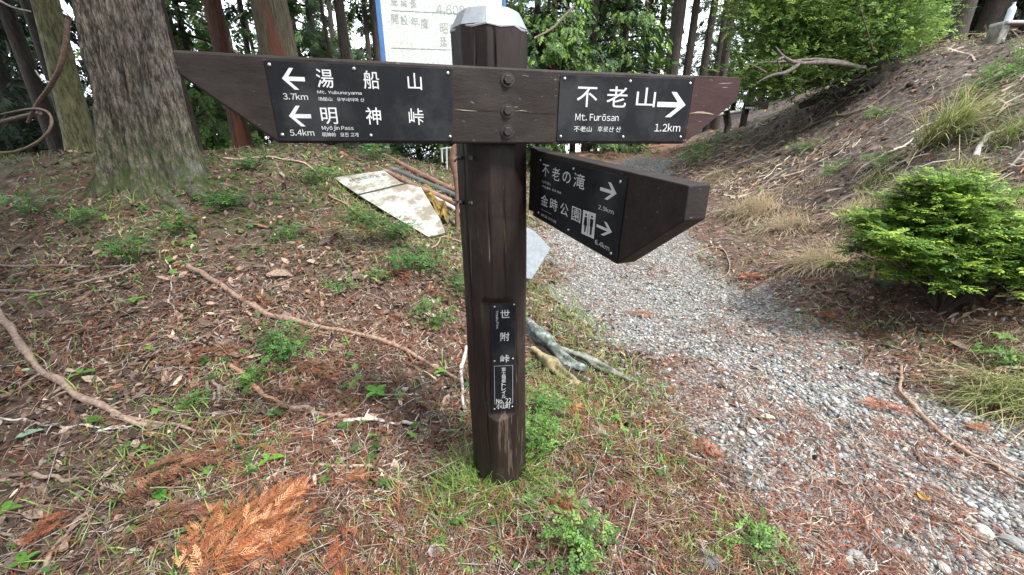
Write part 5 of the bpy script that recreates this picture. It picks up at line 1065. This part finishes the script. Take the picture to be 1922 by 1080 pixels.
# ---------------------------------------------------------------- the rotten log right of the post
lg = G(1085, 690); LG = thing('rotten_log', 'split rotten log with blue grey lichen and pale yellow wood right of the post', 'log', lg)
def gl(px, py, up=0): return G(px, py, off=up) - lg
def gnarl(path, rad, sides, seed, k=.5):
    v, f = tube_vf(path, rad, sides); n = len(path); c = np.repeat(path, sides, 0); d = v - c; a = np.tile(np.linspace(0, 2 * math.pi, sides, endpoint=False), n); L = np.linalg.norm(path[-1] - path[0]); t = np.repeat(np.linspace(0, L, n), sides)
    q = np.stack([np.cos(a) * 1.6, np.sin(a) * 1.6, t * 7], 1); q2 = np.stack([a * 2.5, a * 0, t * 9], 1); s_ = 1 + k * vnoise(q, seed) - .5 * k * np.abs(vnoise(q2 * 1.7, seed + 1)) + .12 * vnoise(q * 5, seed + 2)
    return c + d * s_[:, None], f
v, f = gnarl(smooth_path([gl(985, 618, .05), gl(1025, 655, .06), gl(1060, 690, .055), gl(1100, 705, .045)], 9), [.040, .048, .042, .018], 22, 3, .6)
M['lichen_bark'] = m_simple('blue_grey_lichen_bark', (.075, .085, .075), .9, 0, .6, 38, .006, dirt=((.27, .33, .32), 20, .5, .85)); M['rot_wood'] = m_simple('pale_yellow_rotten_wood', (.25, .215, .11), .9, 0, .5, 34, .01, (1, 1, 1), dirt=((.06, .045, .03), 14, .46, .9))
M['grey_slab'] = m_simple('weathered_grey_wood', (.20, .20, .18), .9, 0, .6, 30, .006, dirt=((.045, .05, .025), 9, .48, .8))
MB().add(v, f).build('lichened_bark', M['lichen_bark'], LG, smooth=True)
v, f = gnarl(smooth_path([gl(1004, 664, .02), gl(1036, 696, .03), gl(1068, 718, .025), gl(1096, 732, .01)], 8), [.03, .046, .034, .008], 20, 5, .7); MB().add(v, f).build('exposed_wood', M['rot_wood'], LG, smooth=True)
v, f = gnarl(smooth_path([gl(1052, 668, .045), gl(1095, 685, .045), gl(1140, 705, .035), gl(1187, 722, .02)], 9), [.018, .036, .032, .012], 18, 7, .7); MB().add(v, f).build('split_slab', M['grey_slab'], LG, smooth=True)
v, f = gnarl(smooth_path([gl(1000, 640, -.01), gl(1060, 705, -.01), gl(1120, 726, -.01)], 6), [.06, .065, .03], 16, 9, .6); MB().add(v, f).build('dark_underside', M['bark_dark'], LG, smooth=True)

# ---------------------------------------------------------------- boards: the notice board behind, the fallen board, a scrap
def m_board_white():
    m, t, b = new_mat('weathered_white_board'); v = coords(t); n = noise(t, v, 90, 5, .8); n2 = noise(t, v, 7, 6, .7)
    c = ramp(t, n, [(.42, (.36, .40, .36)), (.55, (.62, .68, .70))]).outputs['Color']; c = mixc(t, ramp(t, n2, [(.45, 0), (.75, .45)]).outputs['Color'], c, (.38, .40, .28)); t.links.new(c, b.inputs['Base Color']); b.inputs['Roughness'].default_value = .6; return m
M['white_board'] = m_board_white(); M['blue_edge'] = m_simple('faded_blue_paint', (.045, .14, .36), .5, 0, .2, 20); M['faded_print'] = m_simple('faded_grey_print', (.30, .32, .29), .7, 0, .3, 80); M['board_line'] = m_simple('faded_line', (.20, .21, .2), .7)
DB = 2.75; c0 = P(724, 112, DB); c1 = P(944, 112, DB + .12); NB = Plane(c0, (c1 - c0) * np.array((1, 1, 0)), (0, -1, 0)); nb0 = np.array((P(830, 200, DB + .06)[0], DB + .1, h1(P(830, 200, DB)[0], DB)))
nbt = thing('notice_board', 'weathered white notice board with blue edges standing behind the signpost', 'notice board', nb0)
wdt = np.linalg.norm((c1 - c0)[:2]); zt = P(720, -190, DB)[2] - c0[2]; zb = P(720, 150, DB)[2] - c0[2]
slab(NB, [(0, zb), (wdt, zb), (wdt, zt), (0, zt)], 0, -.02, 'board_panel', M['white_board'], nbt, .002, nb0)
for s0, s1_ in ((-.026, -.001), (wdt + .001, wdt + .02)): slab(NB, [(s0, zb - .01), (s1_, zb - .01), (s1_, zt + .01), (s0, zt + .01)], .006, -.026, 'blue_frame', M['blue_edge'], nbt, .002, nb0)
Z8 = lambda p: z1(p, (440, 0), 3.696)
mb = MB(); 
for ch, a, bb in [('総', (1085, -20), (1135, 42)), ('延', (1150, -16), (1200, 48)), ('長', (1215, -10), (1265, 56)), ('4,608m', (1398, 30), (1665, 120)), ('開', (1085, 100), (1140, 168)), ('設', (1150, 106), (1205, 176)), ('年', (1220, 116), (1280, 188)), ('度', (1290, 126), (1350, 200)), ('昭', (1425, 160), (1482, 235)), ('和', (1490, 168), (1545, 242)), ('延', (1425, 255), (1475, 325)), ('長', (1482, 262), (1535, 332))][:11]:
    put_text(mb, NB, ch, Z8(a), Z8(bb), .03, a=.001)
mb.build('lettering', M['faded_print'], nbt, off=nb0)
for (xa, ya, xb, yb) in ((1090, 72, 1840, 150), (1088, 332, 1500, 362)):
    a_, b2 = NB.st(*Z8((xa, ya))), NB.st(*Z8((xb, yb))); slab(NB, [(a_[0], a_[1]), (b2[0], a_[1]), (b2[0], a_[1] - .003), (a_[0], a_[1] - .003)], .0012, .0004, 'ruled_line', M['board_line'], nbt, 0, nb0)
for s_ in (.50 * wdt + .08, .94 * wdt):
    p0 = NB.w((s_, zt), -.05); p1 = np.array((p0[0], p0[1], h1(p0[0], p0[1]) - .2)); v, f = tube_vf([p0 - nb0, (p0 + p1) / 2 - nb0, p1 - nb0], .024, 12); MB().add(v, f).build('leg', M['rust'], nbt, smooth=True)
# the hooked rusty pipe just behind the post on its left
hp = thing('rusty_pipe', 'rusty pipe with a bent head standing behind the left side of the post', 'pipe', G(856, 430)); h0_ = np.array(hp.location)
dp = h0_[1]; v, f = tube_vf(smooth_path([h0_ - (0, 0, .1) - h0_, P(852, 380, 1.9) - h0_ if False else P(858, 372, dp) - h0_, P(855, 330, dp) - h0_, P(850, 305, dp) - h0_, P(854, 280, dp) - h0_, P(866, 268, dp) - h0_], 6), [.022, .022, .03, .045, .04, .03], 12); MB().add(v, f).build('pipe', M['rust'], hp, smooth=True)
for py in (297, 381):
    c_ = P(866, py, 1.30); o_ = MB()
    for k in range(3):
        a0 = ru(-.02, .02); v, f = tube_vf(smooth_path([P(852 + ru(-4, 4), py + ru(-7, 7), 1.36), P(862, py + ru(-4, 4), 1.26), P(872, py + ru(-5, 5), 1.29), P(886, py + ru(-3, 3), 1.22)], 4), .0028, 5); o_.add(v, f)
    o_.build('wire', M['blackpipe'], post_t, off=OFF, smooth=True)
# fallen board on the left bank
fbp = [(627, 334), (735, 318), (835, 440), (806, 446)]
pa, pb, pc_, pd_ = G(628, 336, off=.07), G(722, 322, off=.16), G(832, 442, off=.07), G(800, 445, off=.05)
cen = (pa + pb + pc_ + pd_) / 4; du = (pb - pa) / np.linalg.norm(pb - pa); dv = (pd_ - pa); nn = np.cross(du, dv); nn = nn if nn[2] > 0 else -nn
FBp = Plane(cen, du, nn); fbt = thing('fallen_board', 'white weathered notice board lying face up on the left bank with stained lower half', 'fallen sign', cen)
ofs = [FBp.st(*q) for q in [(626, 334), (719, 320), (752, 342), (790, 352), (828, 415), (836, 437), (805, 445), (735, 404), (673, 366)]]
M['old_board'] = m_simple('stained_board', (.36, .39, .37), .6, 0, .4, 60, 0, (1, 1, 1), dirt=((.13, .10, .065), 5.5, .42, .85))
slab(FBp, ofs, 0, -.012, 'board_panel', M['old_board'], fbt, .001, cen)
mb = MB()
for k, ch in enumerate('林道起点案内図'):
    put_text(mb, FBp, ch, (656 + k * 10.5, 338.5 - k * 1.9), (664 + k * 10.5, 345.5 - k * 1.9), .03, a=.0012) if False else None
q0, q1 = FBp.st(655, 341), FBp.st(727, 328); L_ = q1 - q0; hh_ = .075
for k, ch in enumerate('林道開設記念'):
    v, f_ = glyphs(ch, 0); c_ = q0 + L_ * (k + .1) / 6; s = c_[0] + v[:, 0] * L_[0] / 6.6; tt = c_[1] - .03 + v[:, 1] * hh_; mb.add(FBp.o + s[:, None] * FBp.d + tt[:, None] * FBp.u + FBp.n * .0012, f_)
rs = np.random.default_rng(2)
mb.build('lettering', M['split_dark'], fbt, off=cen)
mb = MB()
for k in range(3):
    a_ = FBp.st(662 + k * 6, 350 + k * 5); b2 = FBp.st(735 + k * 8, 333 + k * 6)
    for j in range(26):
        q = a_ + (b2 - a_) * (j / 26); mb.add([FBp.w(q + (0, 0), .001), FBp.w(q + (.012, 0), .001), FBp.w(q + (.012, .016), .001), FBp.w(q + (0, .016), .001)], [(0, 1, 2, 3)]) if rs.random() < .8 else None
mb.build('faded_text_lines', M['faded_print'], fbt, off=cen)['kind'] = 'stuff'
a_, b2 = FBp.st(673, 366), FBp.st(765, 344); dd_ = (b2 - a_) / np.linalg.norm(b2 - a_); nn2 = np.array((-dd_[1], dd_[0])) * .014
MB().add([FBp.w(a_ + nn2, .0014), FBp.w(b2 + nn2, .0014), FBp.w(b2 - nn2, .0014), FBp.w(a_ - nn2, .0014)], [(0, 1, 2, 3)]).build('panel_joint', M['split_dark'], fbt, off=cen)
# the yellow torn sheet on its edge
yt = G(790, 385, off=.14); v = []; f = []; rs = np.random.default_rng(11)
A_ = [P(764, 352, yt[1] + .25), P(790, 368, yt[1]), P(812, 388, yt[1] - .25), P(824, 410, yt[1] - .45)]; B_ = [P(784, 350, yt[1] + .45), P(818, 362, yt[1] + .2), P(836, 385, yt[1] - .05), P(842, 410, yt[1] - .35)]
nu, nv = 16, 7; Apt = smooth_path(A_, 5)[:nu]; Bpt = smooth_path(B_, 5)[:nu]
for i in range(nu):
    for j in range(nv): s = j / (nv - 1); q = Apt[i] * (1 - s) + Bpt[i] * s; v.append(q + np.array((0, 0, .05 * math.sin(s * 6 + i * .8) + rs.uniform(-.012, .012))))
f = [(i * nv + j, (i + 1) * nv + j, (i + 1) * nv + j + 1, i * nv + j + 1) for i in range(nu - 1) for j in range(nv - 1)]
M['yellow'] = m_simple('dirty_yellow_sheet', (.24, .155, .025), .7, 0, .3, 14, 0, dirt=((.05, .035, .015), 9, .43, .9))
ysh = MB().add(v, f).build('crumpled_sheet', M['yellow'], None, tuple(yt), off=yt); q_ = ysh.modifiers.new('solid', 'SOLIDIFY'); q_.thickness = .004; tag(ysh, 'crumpled dirty yellow sheet lying along the fallen board', 'sheet')
# poles lying down the bank beside the fallen board
def pole(pts, r, lab, mt):
    p = np.array([P(*q) for q in pts]); o0 = p[0].copy(); v, f = tube_vf(smooth_path(p - o0, 6), r, 12, .04, 2); tag(MB().add(v, f).build('fallen_pole', M[mt], None, tuple(o0), smooth=True), lab, 'pole')
def gd(px, py): return G(px, py)[1]
pole([(722, 322, gd(722, 322) - .1), (780, 350, gd(780, 350) - .15), (862, 384, gd(862, 384) - .2)], .036, 'brown pole resting on the edge of the fallen board', 'rust')
pole([(720, 292, gd(720, 292)), (770, 318, gd(770, 318) - .1), (862, 362, gd(862, 362) - .15)], .038, 'brown and grey pole lying highest on the bank', 'rust')
pole([(735, 318, gd(735, 318)), (800, 345, gd(800, 345) - .05), (865, 372, gd(865, 372) - .1)], .04, 'grey blue pole between the two brown ones', 'blackpipe')
pole([(815, 372, gd(815, 372) - .1), (845, 388, gd(845, 388) - .1), (880, 408, gd(880, 408) - .1)], .028, 'pale grey pole end nearest the signpost', 'bleached')
# scrap of printed board propped right of the post
scp = [(1000, 436), (1032, 466), (999, 524), (975, 470)]; b_ = G(1000, 530); dsc = b_[1] - .05; M['scrap'] = m_simple('grey_scrap', (.22, .25, .28), .5, 0, .3, 25); SP = Plane(P(1005, 480, dsc), (1, .15, 0), (-.1, -1, .35)); spt = thing('torn_notice', 'torn pale printed notice propped behind the right side of the post', 'notice', b_)
slab(SP, [SP.st(*q) for q in [(985, 425), (1003, 434), (1033, 466), (998, 524), (975, 520)]], 0, -.006, 'notice_sheet', M['scrap'], spt, 0, b_); mb = MB()
for k in range(7):
    a_ = SP.st(1002 + k * 1.2, 440 + k * 4.2); mb.add([SP.w(a_, .001), SP.w(a_ + (.05 + .006 * k, -.012), .001), SP.w(a_ + (.05 + .006 * k, -.015), .001), SP.w(a_ + (0, -.003), .001)], [(0, 1, 2, 3)])
o_ = mb.build('print_lines', M['faded_print'], spt, off=b_); o_['kind'] = 'stuff'

# ---------------------------------------------------------------- far things: small signpost, rail, bench with bottle
b_ = G(1394, 236); dsp = b_[1]; fs = thing('small_signpost', 'small dark signpost standing by the track in the distance', 'signpost', b_); ht = P(1394, 186, dsp)[2] - b_[2]
bevel_box('post', (.13, .13, ht + .2), M['board_wood'], fs, (0, 0, ht / 2 - .1), .01); wd_ = P(1428, 200, dsp)[0] - P(1385, 200, dsp)[0]
bevel_box('arm_board', (wd_, .05, .18), M['board_wood'], fs, (wd_ * .36, -.09, P(1394, 199, dsp)[2] - b_[2]), .008); put = P(1408, 203, dsp) - b_
mb = MB(); FSP = Plane(b_ + np.array((0, -.117, 0)), (1, 0, 0), (0, -1, 0))
for x0_ in np.linspace(1399, 1421, 7): a_ = FSP.st(x0_, 201); mb.add([FSP.w(a_, .001), FSP.w(a_ + (.035, 0), .001), FSP.w(a_ + (.035, -.045), .001), FSP.w(a_ + (0, -.045), .001)], [(0, 1, 2, 3)])
mb.build('lettering', M['white_print'], fs, off=b_)['kind'] = 'stuff'
b_ = G(1358, 250); dr = b_[1]; rl = thing('log_rail', 'low weathered log rail with a leaning stump post beside the far track', 'rail', b_)
def rp(px, py, d=dr): return P(px, py, d) - b_
v, f = tube_vf([rp(1325, 222), rp(1358, 214), rp(1390, 210)], .05, 10, .1, 1); MB().add(v, f).build('rail', M['bleached'], rl, smooth=True)
v, f = tube_vf([rp(1360, 262), rp(1366, 236), rp(1362, 208)], [.10, .09, .085], 10, .3, 2); MB().add(v, f).build('post', M['bark_dark'], rl, smooth=True)
b_ = G(1885, 74); db = b_[1]; bn = thing('stone_bench', 'low stone bench at the top of the right bank', 'bench', b_); wz = P(1885, 48, db)[2] - b_[2]
bevel_box('seat_slab', (.6, .3, .05), M['bleached'], bn, (0.1, 0, wz + .02), .015)
for sx in (-.16, .34): bevel_box('support', (.14, .22, wz + .12), M['stone_plain'] if 'stone_plain' in M else M['grey_slab'], bn, (sx, 0, (wz - .1) / 2), .02)
bo = np.array((b_[0] - .06, b_[1], b_[2] + wz + .055)); bt = thing('plastic_bottle', 'clear pale bottle standing on the stone bench', 'bottle', bo)
prof = [(.001, 0), (.045, 0), (.05, .02), (.05, .17), (.046, .19), (.02, .235), (.018, .25)]; v = []; f = []
for r_, z_ in prof:
    for j in range(14): v.append((r_ * math.cos(j * math.pi / 7), r_ * math.sin(j * math.pi / 7), z_))
for i in range(len(prof) - 1):
    for j in range(14): f.append((i * 14 + j, i * 14 + (j + 1) % 14, (i + 1) * 14 + (j + 1) % 14, (i + 1) * 14 + j))
M['bottle'] = m_simple('pale_blue_plastic', (.55, .65, .75), .2, 0, .1, 10); MB().add(v, f).build('body', M['bottle'], bt, smooth=True)
v, f = tube_vf([(0, 0, .25), (0, 0, .275)], .021, 12); MB().add(v, f).build('bottle_top', M['white_print'], bt)
# white stakes of a guard fence far behind on the left ridge
b_ = P(835, 316, 6.8); gs = thing('white_stakes', 'white marker stakes glimpsed left of the post beyond the ridge', 'stakes', b_)
for k, (px, y0, y1) in enumerate([(829, 278, 305), (838, 276, 318), (846, 280, 300)]):
    d = b_[1] - .3; a_ = P(px, y0, d) - b_; e_ = P(px + 1, y1, d) - b_; v, f = tube_vf([a_, e_], .014, 6); MB().add(v, f).build('stake', M['white_print'], gs)
a_ = P(826, 280, b_[1] - .3) - b_; e_ = P(850, 277, b_[1] - .3) - b_; v, f = tube_vf([a_, e_], .012, 6); MB().add(v, f).build('crossbar', M['white_print'], gs)
